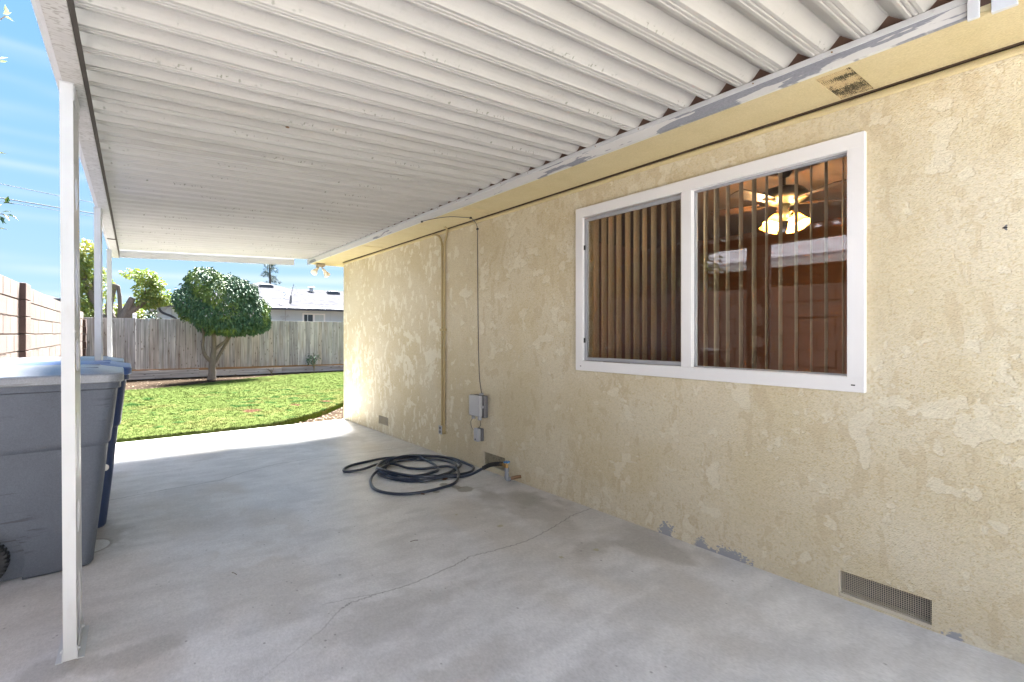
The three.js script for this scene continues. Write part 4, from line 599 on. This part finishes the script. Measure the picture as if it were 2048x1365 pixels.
// ---------------------------------------------------------------- block wall on the left
{
  const w = thing('block_wall', 'pinkish concrete block wall with one dark pilaster behind the wheelie bins', 'wall');
  const xw = (z) => -1.02 - 0.0092 * z, ZA = 4.2, ZB = -18.25, TOP = 1.925, CH = 0.2, rows = 11, y0 = TOP - rows * CH, BL = 0.405;
  const ang = Math.atan(0.0092), r = rng(61);
  const bev = (l, h, d) => { const g = new RoundedBoxGeometry(d, h, l, 1, 0.006); return mapUV(g, 3 * r(), 3 * r()); };
  const vs = []; for (let i = 0; i < 6; i++) vs.push(bev(BL - 0.008, CH - 0.010, 0.15));
  const half = bev(BL / 2 - 0.008, CH - 0.010, 0.15), mats = [M.block, M.blockB, M.blockC, M.block];
  const core = new THREE.BoxGeometry(0.13, rows * CH - 0.006, ZA - ZB); core.rotateY(-ang * 0); core.applyMatrix4(new THREE.Matrix4().makeRotationY(0)); { const p = core.attributes.position; for (let i = 0; i < p.count; i++) { const z = p.getZ(i) + (ZA + ZB) / 2; p.setXYZ(i, p.getX(i) + xw(z) - 0.076, p.getY(i) + y0 + rows * CH / 2, z); } core.computeVertexNormals(); }
  part('mortar', [mapUV(core)], M.mortar, w);
  const restG = [];
  for (let k = 0; k < rows; k++) { const off = k % 2 ? BL / 2 : 0; for (let z = ZA - off; z - BL > ZB; z -= BL) {
    const zc = z - BL / 2, y = y0 + (k + 0.5) * CH, x = xw(zc) - 0.075 + 0.003 * (r() - 0.5), show = zc < -5.0 && zc > -12.6 && y > 0.5;
    if (show) { const m = part('block', vs[Math.floor(r() * 6)], mats[Math.floor(r() * 4)], w); m.position.set(x, y + 0.002 * (r() - 0.5), zc); m.rotation.y = -ang; }
    else { const g = vs[Math.floor(r() * 6)].clone(); g.translate(x, y, zc); restG.push(g); } } }
  const rest = part('block_field', restG, M.block, w); rest.userData.kind = 'stuff';
  for (let k = 0; k < rows + 0; k++) { const g = new RoundedBoxGeometry(0.24, CH - 0.008, 0.39, 1, 0.008); const m = part('pilaster_block', [mapUV(g, r(), r())], M.pilaster, w); m.position.set(xw(-8.2) - 0.066, y0 + (k + 0.5) * CH + 0.004, -8.28); }
  for (let k = 0; k < rows - 1; k++) { const g = new RoundedBoxGeometry(0.3, CH - 0.012, 0.3, 1, 0.008); const m = part('pilaster_block', [mapUV(g, r(), r())], M.pilaster, w); m.position.set(-0.93 - 0.012 * (k % 2), y0 + (k + 0.5) * CH, -17.95); }
  // squeezed-out mortar lumps along the bed joints
  const lum = []; const rr = rng(90); for (let k = 5; k < rows; k++) for (let i = 0; i < 120; i++) { const z = -5 - 9 * rr(); if (fbm((z + 20) / 40, k / 20, 60, 20, 2, 300) < 0.5) continue; const q = new THREE.IcosahedronGeometry(0.006 + 0.010 * rr(), 0); q.scale(0.5, 0.5, 1.6); q.translate(xw(z) + 0.0, y0 + k * CH + 0.006 * (rr() - 0.5), z); lum.push(q); } part('mortar_lumps', lum, M.mortar, w).userData.kind = 'stuff';
}

// ---------------------------------------------------------------- board fence
{
  const f = thing('board_fence', 'weathered grey vertical board fence across the back of the lawn', 'fence', [0, 0, -18.4]);
  const r = rng(55); let x = -0.86, i = 0; const tones = [M.wood, M.wood.clone(), M.wood.clone(), M.wood.clone()]; tones[1].color.setRGB(0.86, 0.85, 0.88); tones[2].color.setRGB(1.12, 1.1, 1.1); tones[3].color.setRGB(1.0, 0.93, 0.88);
  while (x < 7.2) { const wd = [0.135, 0.14, 0.185, 0.24, 0.14][Math.floor(r() * 5)], yb = 0.278 - 0.009 * x + 0.012 * (r() - 0.5), yt = 1.785 - 0.004 * x + 0.02 * (r() - 0.5), g = box(0, wd - 0.0025, yb, yt, -0.009, 0.009, 0.003); const uv = g.attributes.uv, ou = r() * 1.6, ov = r() * 2.4; for (let k = 0; k < uv.count; k++) uv.setXY(k, uv.getX(k) + ou, uv.getY(k) + ov); const m = part('board', g, tones[Math.floor(r() * 4)], f); m.position.set(x, 0, 0.012 * (i % 2) * (r() < 0.35 ? 1 : 0.2)); m.rotation.z = 0.006 * (r() - 0.5); x += wd; i++; }
  for (const [a, b, y, t] of [[-0.9, 1.88, 0.235, 0.235], [1.885, 4.3, 0.205, 0.22], [4.305, 7.2, 0.20, 0.24]]) { const g = box(a, b, y - t - 0.05, y, -0.02, 0.02, 0.004); const uv = g.attributes.uv; for (let k = 0; k < uv.count; k++) { const u = uv.getX(k); uv.setXY(k, uv.getY(k) + a, u); } part('kickboard', g, tones[1 + Math.floor(r() * 3)], f).rotation.z = a > 0 && a < 3 ? -0.008 : -0.004; }
  [0.45, 1.05, 1.62].forEach((y) => part('rail', [box(-0.86, 7.2, y - 0.045, y + 0.045, -0.05, -0.012)], M.wood, f));
  [0.2, 2.6, 5.0, 7.1].forEach((px) => part('fence_post', [box(px - 0.045, px + 0.045, -0.2, 1.7, -0.14, -0.051)], M.wood, f));
  part('rotted_strip', [box(-0.86, 7.2, 0.18, 0.30, -0.028, -0.021)], M.rusty, f);
}

// ---------------------------------------------------------------- foliage
function leafGeo(l, w, fold = 0.25, droop = 0.2) { const P = [], q = [[0, 0, 0], [-w / 2, fold * w, l * 0.38], [0, -droop * l * 0.15, l * 0.42], [w / 2, fold * w, l * 0.38], [0, -droop * l, l]]; for (const t of [[0, 2, 1], [0, 3, 2], [1, 2, 4], [2, 3, 4]]) for (const k of t) P.push(...q[k]); const g = new THREE.BufferGeometry(); g.setAttribute('position', new THREE.Float32BufferAttribute(P, 3)); g.computeVertexNormals(); return g; }
function crown(parent, clumps, n, geo, mat, colour, seed, o = {}) {
  const r = rng(seed), im = new THREE.InstancedMesh(geo, mat, n), m = new THREE.Matrix4(), q = new THREE.Quaternion(), q2 = new THREE.Quaternion(), c = new THREE.Color(), tot = clumps.reduce((a, k) => a + k[6], 0), Zx = V(0, 0, 1);
  let i = 0, guard = 0; while (i < n && guard++ < n * 30) {
    let t = r() * tot, k = 0; while (t > clumps[k][6] && k < clumps.length - 1) { t -= clumps[k][6]; k++; } const [cx, cy, cz, rx, ry, rz] = clumps[k];
    const d = V(r() * 2 - 1, r() * 2 - 1, r() * 2 - 1); if (d.lengthSq() > 1 || d.lengthSq() < 0.01) continue; d.normalize(); const bump = 0.74 + 0.50 * fbm((d.x + 1) / 4 + k * 0.13, (d.y + d.z * 0.5 + 2) / 6, 26, 26, 2, 400 + k), s = (1 - (o.thick ?? 0.3) * r() * r()) * bump; const x = cx + rx * d.x * s, y = cy + ry * d.y * s, z = cz + rz * d.z * s;
    if (o.hollow) { let ins = false; for (let j = 0; j < clumps.length; j++) if (j !== k) { const e = clumps[j]; if (((x - e[0]) / e[3]) ** 2 + ((y - e[1]) / e[4]) ** 2 + ((z - e[2]) / e[5]) ** 2 < 0.45) { ins = true; break; } } if (ins) continue; }
    const dir = d.clone().multiplyScalar(o.out ?? 0.7).add(V(r() - 0.5, r() - 0.5 - (o.droop ?? 0.5), r() - 0.5)).normalize(); q.setFromUnitVectors(Zx, dir); q2.setFromAxisAngle(Zx, (r() - 0.5) * (o.roll ?? 2.4)); q.multiply(q2); const sc = 0.65 + 0.7 * r();
    m.compose(V(x, y, z), q, V(sc, sc, sc)); im.setMatrixAt(i, m); im.setColorAt(i, c.setRGB(...colour(x, y, z, r))); i++;
  }
  im.count = i; im.name = 'crown'; im.castShadow = im.receiveShadow = true; im.userData.kind = 'stuff'; parent.add(im); return im;
}
const leafMat = std({ color: C(1, 1, 1), roughness: 0.62, side: THREE.DoubleSide }), thinLeaf = new THREE.MeshPhysicalMaterial({ color: C(1, 1, 1), roughness: 0.6, transmission: 0.55, thickness: 0, side: THREE.DoubleSide });
{
  const t = thing('round_tree', 'small round evergreen tree with glossy dark leaves before the board fence', 'tree', [2.06, -0.02, -17.05]);
  part('trunk', [limb([[0, -0.05, 0, 0.125], [0.01, 0.12, 0, 0.10], [0.02, 0.55, 0, 0.085], [0.06, 0.9, 0, 0.07], [0.05, 1.4, 0.05, 0.05], [0.1, 1.9, 0, 0.03]], 11, 0.12, 2), limb([[0.02, 0.5, 0, 0.06], [-0.16, 0.72, 0.03, 0.05], [-0.22, 1.0, 0.02, 0.045], [-0.2, 1.35, 0, 0.04], [-0.3, 1.9, 0, 0.025]], 9, 0.12, 3), limb([[0.0, 0.35, -0.02, 0.055], [0.16, 0.62, -0.05, 0.05], [0.34, 0.98, -0.05, 0.042], [0.55, 1.4, 0, 0.035], [0.7, 1.9, 0, 0.02]], 9, 0.12, 4), limb([[0.05, 0.86, 0, 0.05], [0.2, 1.0, 0.05, 0.045], [0.38, 1.2, 0.1, 0.035], [0.4, 1.6, 0.1, 0.02]], 8, 0.12, 5)], M.bark, t);
  const cl = [[0.28, 2.22, 0, 0.92, 0.88, 0.9, 8], [-0.14, 2.83, 0.05, 0.52, 0.45, 0.55, 3], [0.92, 1.98, 0.1, 0.60, 0.60, 0.62, 4], [1.1, 1.72, 0.2, 0.42, 0.36, 0.45, 2], [-0.48, 2.28, 0.1, 0.46, 0.5, 0.5, 2.4], [-0.15, 1.95, 0.3, 0.45, 0.38, 0.45, 2], [0.5, 1.68, 0.15, 0.65, 0.36, 0.65, 3], [0.62, 2.58, 0.1, 0.58, 0.46, 0.6, 3], [0.2, 2.5, 0.5, 0.45, 0.45, 0.4, 2]];
  crown(t, cl, 19000, leafGeo(0.092, 0.046, 0.22, 0.25), leafMat, (x, y, z, r) => { const yg = fbm((x + 4) / 8, (y + z + 8) / 8, 24, 24, 3, 500); let c = mixc([0.022, 0.066, 0.034], [0.055, 0.118, 0.058], r()); if (yg > 0.52) c = mixc(c, [0.13, 0.19, 0.03], sm(0.54, 0.68, yg) * (0.35 + 0.65 * r())); return c; }, 70, { hollow: true, thick: 0.35, out: 0.55, droop: 0.75 });
}
{
  const t = thing('pollarded_tree', 'cut back tree with thick bare limbs and yellow green shoots behind the fence', 'tree', [-0.5, -0.1, -24]);
  part('trunk', [limb([[0.35, 0, 0, 0.30], [0.35, 1.4, 0, 0.27], [0.4, 2.0, 0, 0.24]], 12, 0.12, 2), limb([[0.4, 1.7, 0, 0.17], [0.62, 2.15, 0, 0.15], [0.95, 2.5, 0, 0.13], [1.22, 2.75, 0, 0.12]], 10, 0.12, 3), limb([[0.35, 1.8, 0.1, 0.14], [0.6, 2.35, 0.1, 0.12], [0.8, 2.8, 0.1, 0.12]], 10, 0.14, 4), limb([[0.4, 1.9, 0, 0.09], [0.42, 2.5, 0, 0.07], [0.38, 3.1, 0, 0.06], [0.36, 3.25, 0, 0.05]], 9, 0.14, 5), limb([[0.3, 1.7, 0, 0.15], [0.1, 2.3, 0, 0.13], [0.18, 2.9, 0, 0.1], [0.28, 3.3, 0, 0.09]], 9, 0.14, 6), limb([[0.2, 1.6, 0, 0.2], [-0.25, 2.2, 0, 0.17], [-0.42, 2.9, 0, 0.14], [-0.62, 3.5, 0, 0.10], [-0.7, 3.9, 0, 0.06]], 10, 0.14, 7), limb([[-0.4, 2.85, 0, 0.09], [-0.32, 3.4, 0, 0.07], [-0.3, 3.75, 0, 0.05]], 8, 0.14, 8), limb([[1.15, 2.7, 0, 0.04], [1.2, 3.2, 0, 0.025], [1.25, 3.7, 0, 0.012]], 6, 0.1, 9)], M.bark, t);
  const cl = [[-0.55, 4.35, 0, 0.32, 0.5, 0.35, 1.6], [-0.75, 3.9, 0, 0.35, 0.4, 0.4, 1.4], [-0.75, 3.25, 0, 0.36, 0.35, 0.4, 1.5], [-0.25, 3.65, 0, 0.3, 0.3, 0.3, 0.8], [-0.72, 2.55, 0.1, 0.3, 0.35, 0.4, 1.3], [-0.55, 2.15, 0, 0.5, 0.45, 0.5, 2.4], [0.1, 2.1, -0.5, 0.55, 0.5, 0.4, 2.2], [0.7, 2.2, -0.5, 0.5, 0.4, 0.4, 1.8], [1.2, 3.6, 0, 0.34, 0.3, 0.35, 1.3], [1.5, 3.4, 0, 0.28, 0.3, 0.35, 0.9], [1.2, 3.1, 0, 0.4, 0.3, 0.35, 1.2], [1.55, 2.95, 0, 0.4, 0.3, 0.35, 1.1], [1.25, 2.65, 0, 0.42, 0.25, 0.35, 1.3], [1.85, 2.75, 0, 0.3, 0.18, 0.3, 0.6], [0.75, 3.75, 0, 0.3, 0.18, 0.25, 0.3], [0.0, 3.1, 0, 0.3, 0.4, 0.3, 0.6]];
  crown(t, cl, 7800, leafGeo(0.115, 0.075, 0.15, 0.15), thinLeaf, (x, y, z, r) => mixc([0.16, 0.24, 0.035], [0.36, 0.35, 0.06], r() * r() + (y > 4.4 ? 0.5 : 0)), 71, { thick: 0.9, out: 0.4, droop: 0.3 });
}
{ // bush below it, beside the far house
  const t = thing('dark_bush', 'dark green bush just above the fence beside the far house gutter', 'bush', [0.75, -0.1, -25]);
  part('trunk', [limb([[0, 0, 0, 0.08], [0.02, 0.8, 0, 0.06], [0.05, 1.8, 0, 0.03]], 7, 0.1, 2)], M.bark, t);
  crown(t, [[0, 1.6, 0, 0.5, 0.85, 0.5, 1]], 900, leafGeo(0.13, 0.07), leafMat, (x, y, z, r) => mixc([0.02, 0.05, 0.015], [0.06, 0.10, 0.03], r()), 72, { thick: 0.6 });
}
{
  const t = thing('thin_conifer', 'sparse conifer top rising behind the ridge of the far house', 'tree', [9.6, -0.1, -45]);
  part('trunk', [limb([[0, 0, 0, 0.3], [0, 3.5, 0, 0.2], [0.03, 5.6, 0, 0.10], [0, 7.6, 0, 0.03]], 8, 0.1, 2)], M.bark, t);
  const cl = []; const r = rng(6); for (let i = 0; i < 16; i++) { const a = r() * 6.28, y = 5.3 + 2.3 * (i / 16), d = 0.55 * (1.15 - (y - 5.3) / 3) * (0.4 + 0.6 * r()); cl.push([Math.cos(a) * d, y, Math.sin(a) * d, 0.26, 0.16, 0.26, 1]); } cl.push([0.9, 5.0, 0, 0.9, 0.18, 0.5, 3], [-0.9, 5.25, 0, 0.35, 0.22, 0.3, 1]);
  crown(t, cl, 1500, leafGeo(0.16, 0.035), leafMat, (x, y, z, q) => mixc([0.02, 0.045, 0.02], [0.06, 0.09, 0.04], q()), 73, { thick: 1, out: 0.8, droop: 0.2 });
}
{ // tree in the neighbour's yard whose twigs reach in at the left edge
  const t = thing('overhanging_tree', 'leafy twigs of a neighbouring tree reaching in at the left edge above the block wall', 'tree', [-2.3, -0.1, -6.0]);
  part('trunk', [limb([[0, 0, 0, 0.13], [0.05, 1.0, 0, 0.11], [0, 1.9, 0, 0.09], [0.1, 2.9, 0, 0.05], [0.1, 3.7, 0, 0.02]], 9, 0.1, 2), limb([[0, 1.8, 0, 0.05], [0.5, 2.2, 0.15, 0.035], [1.1, 2.4, 0.3, 0.016], [1.5, 2.47, 0.36, 0.006]], 7, 0.1, 3), limb([[0.05, 2.5, 0, 0.04], [0.6, 3.1, 0.2, 0.02], [1.2, 3.55, 0.3, 0.010], [1.56, 3.97, 0.36, 0.004]], 7, 0.1, 4), limb([[1.1, 2.4, 0.3, 0.012], [1.35, 2.40, 0.33, 0.007], [1.55, 2.385, 0.352, 0.003]], 6, 0.1, 5), limb([[1.1, 3.46, 0.28, 0.010], [1.35, 3.56, 0.31, 0.006], [1.52, 3.60, 0.33, 0.003]], 6, 0.1, 6), limb([[0.6, 2.25, 0.15, 0.02], [1.2, 2.6, 0.28, 0.010], [1.51, 2.86, 0.33, 0.003]], 6, 0.1, 7)], M.bark, t);
  crown(t, [[0, 2.9, 0, 1.05, 1.0, 1.3, 6], [-0.3, 2.3, -1.2, 0.9, 0.6, 0.9, 3], [0.1, 2.4, 0.9, 0.8, 0.55, 0.7, 2]], 4200, leafGeo(0.12, 0.05), leafMat, (x, y, z, q) => mixc([0.03, 0.075, 0.02], [0.12, 0.18, 0.04], q()), 74, { thick: 0.8 });
  const lg = [leafGeo(0.085, 0.036, 0.2, 0.3), leafGeo(0.07, 0.034, 0.15, 0.1)], mats = [std({ color: C(0.02, 0.075, 0.03), roughness: 0.4, side: THREE.DoubleSide }), std({ color: C(0.05, 0.13, 0.04), roughness: 0.4, side: THREE.DoubleSide }), std({ color: C(0.55, 0.42, 0.03), roughness: 0.5, side: THREE.DoubleSide }), std({ color: C(0.30, 0.36, 0.20), roughness: 0.5, side: THREE.DoubleSide })];  // last leaf colour is whitened: overexposure by the sky put into the colour
  const L = [[1.50, 2.47, 0.36, 0, 0.2, 1.3], [1.52, 2.475, 0.36, 1, 0.9, 0.6], [1.48, 2.45, 0.34, 2, 0.1, 0.2], [1.47, 2.47, 0.36, 0, 1.0, -0.6], [1.52, 2.385, 0.35, 0, -0.2, 1.5], [1.5, 2.38, 0.35, 2, -0.3, 0.9], [1.48, 2.37, 0.35, 0, -0.7, 0.8], [1.49, 2.40, 0.35, 1, 0.4, 2.4], [1.47, 2.35, 0.35, 1, -0.6, 2.0], [1.5, 3.98, 0.36, 3, 0.3, 1.2], [1.52, 3.99, 0.36, 3, 0.9, 0.2], [1.5, 3.97, 0.36, 3, -0.1, 2.2], [1.48, 3.6, 0.33, 3, 0.2, 1.0], [1.47, 3.62, 0.33, 3, 0.7, 2.0], [1.47, 2.87, 0.33, 3, 0.1, 1.2], [1.47, 2.27, 0.33, 3, 0.0, 1.4]];
  for (const [x, y, z, k, up, az] of L) { const m = part('leaf', lg[k % 2], mats[k], t); m.position.set(x + 0.045, y, z); m.rotation.set(-up, az - 0.2, 0.3 * Math.sin(x * 40 + az), 'YXZ'); }
}
{ // two straggly plants at the foot of the fence
  const mk = (name, label, x, z, h, n, seed, bare) => { const t = thing(name, label, 'plant', [x, -0.02, z]); const r = rng(seed), st = []; const tips = []; for (let i = 0; i < 6; i++) { const a = r() * 6.28, d = 0.3 * r() + 0.08, hh = h * (0.5 + 0.5 * r()); st.push(tube([[0, 0, 0], [d * 0.3 * Math.cos(a), hh * 0.5, 0.05], [d * Math.cos(a), hh, d * 0.4 * Math.sin(a)]], 0.008, 8, 5)); tips.push([d * Math.cos(a), hh, d * 0.4 * Math.sin(a), 0.14, 0.1, 0.12, 1]); } part('stem', st, M.stem, t); if (!bare) { const c = crown(t, tips, n, leafGeo(0.07, 0.03), leafMat, (a, b, c2, q) => mixc([0.02, 0.07, 0.04], [0.07, 0.13, 0.06], q()), seed, { thick: 1 }); c.name = 'foliage'; } return t; };
  mk('fence_shrub', 'thin green shrub against the right of the board fence', 5.25, -17.95, 0.62, 160, 5);
  mk('bare_twig_plant', 'bare dark twigs sticking up before the fence right of the round tree', 3.85, -17.8, 0.28, 0, 7, true);
}

// ---------------------------------------------------------------- house beyond the fence
{
  const h = thing('far_house', 'pale stucco house with grey shingled hip roof beyond the board fence', 'house');
  const EX = 1.19, EZ = -26.96, EY = 2.65, m = 0.333, pk = [6.4, 4.385, -32.17], K = 3.9;
  const quad = (pts) => { const P = [], I = []; pts.forEach((p) => P.push(...p)); for (let i = 1; i + 1 < pts.length; i++) I.push(0, i, i + 1); const g = new THREE.BufferGeometry(); g.setAttribute('position', new THREE.Float32BufferAttribute(P, 3)); g.setIndex(I); g.computeVertexNormals(); return flat(g); };
  const uvRoof = (g, along) => { const p = g.attributes.position, uv = new Float32Array(p.count * 2); for (let i = 0; i < p.count; i++) { uv[2 * i] = along === 'x' ? p.getX(i) : p.getZ(i); uv[2 * i + 1] = (p.getY(i) - EY) / 0.316; } g.setAttribute('uv', new THREE.BufferAttribute(uv, 2)); return g; };
  const ry = EY + m * K, rz = EZ - K, E2 = 21;
  const roof = part('roof', [uvRoof(quad([[EX, EY, EZ], [E2, EY, EZ], [E2, ry, rz], [pk[0] + (5.21 - K), ry, rz], pk]), 'x'), uvRoof(quad([[EX, EY, -42], [EX, EY, EZ], pk, [pk[0], pk[1], -42]]), 'z'), uvRoof(quad([pk, [pk[0] + (5.21 - K), ry, rz], [pk[0] + 5.21, EY, rz - K], [pk[0] + 5.21, EY, -42], [pk[0], pk[1], -42]]), 'z'), uvRoof(quad([[E2, ry, rz], [E2, EY, rz - K], [pk[0] + 5.2, EY, rz - K], [pk[0] + 1.3, ry, rz]]), 'x')], M.shingle, h);
  const vent = (x, y, z) => part('roof_vent', [box(x - 0.3, x + 0.3, y, y + 0.1, z - 0.12, z + 0.12, 0.02), box(x - 0.36, x + 0.36, y - 0.12, y + 0.03, z - 0.2, z + 0.26)], M.trimGrey, roof);
  vent(6.43, 4.05, -31.13); vent(9.94, 3.78, -30.3);
  part('flue', [rod([8.76, 3.7, -30.5], [8.76, 4.06, -30.5], 0.1), rod([8.76, 4.06, -30.5], [8.76, 4.10, -30.5], 0.2, 0.14)], M.utility, roof);
  part('vent_pipe', [rod([6.6, 2.7, -27.66], [6.6, 3.45, -27.66], 0.05), rod([6.6, 2.8, -27.6], [6.6, 2.92, -27.6], 0.3, 0.1), rod([6.42, 3.2, -27.66], [6.78, 3.2, -27.66], 0.04), rod([6.6, 3.42, -27.66], [6.6, 3.5, -27.66], 0.1, 0.07)], M.vinyl, roof);
  part('vent_pipe', [rod([6.98, 2.8, -27.9], [6.98, 3.35, -27.9], 0.045)], M.trimGrey, roof);
  part('antenna', [rod([6.86, 2.85, -27.85], [7.12, 3.95, -27.9], 0.014, 0.014, 6), rod([6.75, 3.1, -27.85], [7.35, 3.55, -27.85], 0.008, 0.008, 5), rod([6.95, 3.75, -27.9], [7.25, 3.85, -27.9], 0.008, 0.008, 5)], M.wire, roof);
  part('wall', [box(1.75, E2, -0.1, 2.62, EZ - 0.7, EZ - 0.55), box(1.75, 1.9, -0.1, 2.62, -42, EZ - 0.7)], M.stuccoWhite, h);
  for (let i = 0; i < 14; i++) part('wall_batten', [box(2.3 + i * 0.6, 2.335 + i * 0.6, 0.2, 2.6, EZ - 0.55, EZ - 0.535)], M.stuccoWhite, h);
  part('soffit', [box(EX, E2, 2.59, 2.61, EZ - 0.56, EZ - 0.02), box(EX + 0.02, 1.76, 2.59, 2.61, -42, EZ - 0.56)], M.stuccoWhite, h);
  part('gutter', [box(EX - 0.05, E2, 2.53, 2.66, EZ, EZ + 0.11, 0.03)], M.trimGrey, h);
  part('rake_board', [box(EX - 0.06, EX, 2.52, 2.67, -42, EZ)], M.white, h);
  for (let i = 0; i < 10; i++) part('gutter_bracket', [box(4.6 + i * 0.95, 4.65 + i * 0.95, 2.60, 2.655, EZ + 0.111, EZ + 0.125, 0.004)], M.vinyl, h);
  part('downspout', [tube([[1.26, 2.53, EZ + 0.05], [1.28, 2.40, EZ + 0.02], [1.38, 2.28, EZ - 0.12], [1.78, 2.10, EZ - 0.40], [1.92, 1.98, EZ - 0.47], [1.94, 1.7, EZ - 0.5], [1.94, 0.1, EZ - 0.5]], 0.05, 50, 8)], M.trimGrey, h);
  const z = EZ - 0.55; const w = part('window', [box(7.45, 8.62, 1.30, 1.36, z - 0.02, z + 0.03), box(7.45, 8.62, 2.34, 2.41, z - 0.02, z + 0.03), box(7.45, 7.53, 1.36, 2.34, z - 0.02, z + 0.03), box(8.54, 8.62, 1.36, 2.34, z - 0.02, z + 0.03), box(7.98, 8.08, 1.36, 2.34, z - 0.019, z + 0.028)], M.vinyl, h);
  part('pane', [box(7.53, 7.98, 1.36, 2.34, z + 0.001, z + 0.006)], M.paneDark, w); part('pane', [box(8.08, 8.54, 1.36, 2.34, z + 0.001, z + 0.006)], M.curtain, w);
  part('wall_lamp', [box(2.2, 2.5, 2.36, 2.46, EZ - 0.54, EZ - 0.42, 0.03)], M.vinyl, h);
  part('mast_bracket', [rod([6.6, 1.9, EZ - 0.45], [6.6, 2.6, EZ - 0.45], 0.02), rod([6.35, 2.2, EZ - 0.45], [6.8, 2.2, EZ - 0.45], 0.015), rod([6.45, 2.05, EZ - 0.45], [6.75, 2.3, EZ - 0.45], 0.012)], M.utility, h);
  const p = thing('round_topped_post', 'white round topped post peeping over the board fence', 'post', [0.31, 0, -21]); part('shaft', [rod([0, 0, 0], [0, 1.96, 0], 0.06, 0.06, 14)], M.vinyl, p); part('cap', [new THREE.SphereGeometry(0.06, 14, 10).translate(0, 1.96, 0)], M.vinyl, p);
  const rc = thing('brick_chimney', 'small red brick chimney seen past the eave of the far house', 'chimney', [0.97, 0, -44]); part('shaft', [box(-0.14, 0.14, 0, 2.9, -0.15, 0.15)], M.brick, rc); part('cap', [box(-0.18, 0.18, 2.9, 3.0, -0.19, 0.19)], M.brick, rc);
}
{ // roof glimpsed over the block wall
  const h = thing('neighbour_house', 'grey hip roof corner showing above the block wall by the front post', 'house');
  const P = [[-2.05, 2.80, -28], [-12, 2.80, -28], [-12, 2.80, -38], [-2.05, 2.80, -38], [-6, 4.1, -32.2], [-8, 4.1, -32.2]];
  const g = new THREE.BufferGeometry(); g.setAttribute('position', new THREE.Float32BufferAttribute(P.flat(), 3)); g.setIndex([1, 0, 4, 1, 4, 5, 0, 3, 4, 3, 2, 5, 3, 5, 4, 2, 1, 5]); g.computeVertexNormals(); part('roof', [mapUV(g)], M.shingle, h);
  part('fascia', [box(-12, -2.03, 2.66, 2.8, -28.03, -27.98), box(-2.06, -2.02, 2.66, 2.8, -38, -28)], M.trimGrey, h); part('wall', [box(-11.5, -2.5, -0.1, 2.68, -37.5, -28.5)], M.stuccoWhite, h);
}
{ // house across the side boundary: its eave is mirrored in the window
  const h = thing('side_house', 'tan house with white fascia beyond the block wall, mirrored in the window', 'house');
  const s = new THREE.Shape(); [[-3.42, 2.60], [-8.2, 4.1], [-13, 2.60], [-13, 2.66], [-8.2, 4.17], [-3.42, 2.66]].forEach(([x, y], i) => (i ? s.lineTo(x, y) : s.moveTo(x, y)));
  const g = new THREE.ExtrudeGeometry(s, { depth: 13, bevelEnabled: false }); g.translate(0, 0, -6.1); part('roof', [mapUV(g, 0, 0, true)], M.sideShingle, h);
  part('fascia', [box(-3.46, -3.42, 2.49, 2.60, -6.1, 6.9)], M.white, h); part('soffit', [box(-4.0, -3.47, 2.5, 2.52, -6.1, 6.9)], M.brown, h);
  part('wall', [box(-12.4, -4.0, -0.1, 2.55, -5.6, 6.4)], M.tan, h);
  const gb = new THREE.Shape(); [[-4, 2.55], [-12.4, 2.55], [-8.2, 4.08]].forEach(([x, y], i) => (i ? gb.lineTo(x, y) : gb.moveTo(x, y))); [-5.6, 6.3].forEach((zz) => part('gable', [mapUV(new THREE.ExtrudeGeometry(gb, { depth: 0.1, bevelEnabled: false }).translate(0, 0, zz))], M.tan, h));
}
{ // overhead wires, far away
  const W = [['thin overhead wire, uppermost of the lines crossing the sky at left', 9.0, 7.646, 7.483, 0.012], ['thicker overhead line just below the uppermost wire at left', 9.0, 7.06, 6.95, 0.02], ['thin overhead wire, lowest of the lines crossing the sky at left', 9.0, 6.93, 6.82, 0.010]];
  W.forEach(([label, , a, b, r]) => { const k = (b - a) / 1.554, pts = []; for (let i = -12; i <= 12; i++) { const x = -3.8 + i * 5; pts.push([x, a + k * (x + 3.788) * 1.0 + 0.0022 * (x + 3) * (x + 3), -30]); } solo('overhead_wire', [tube(pts, r, 120, 6)], M.wire, label, 'wire', 'overhead wires'); });
}
renderer.render(scene, camera);
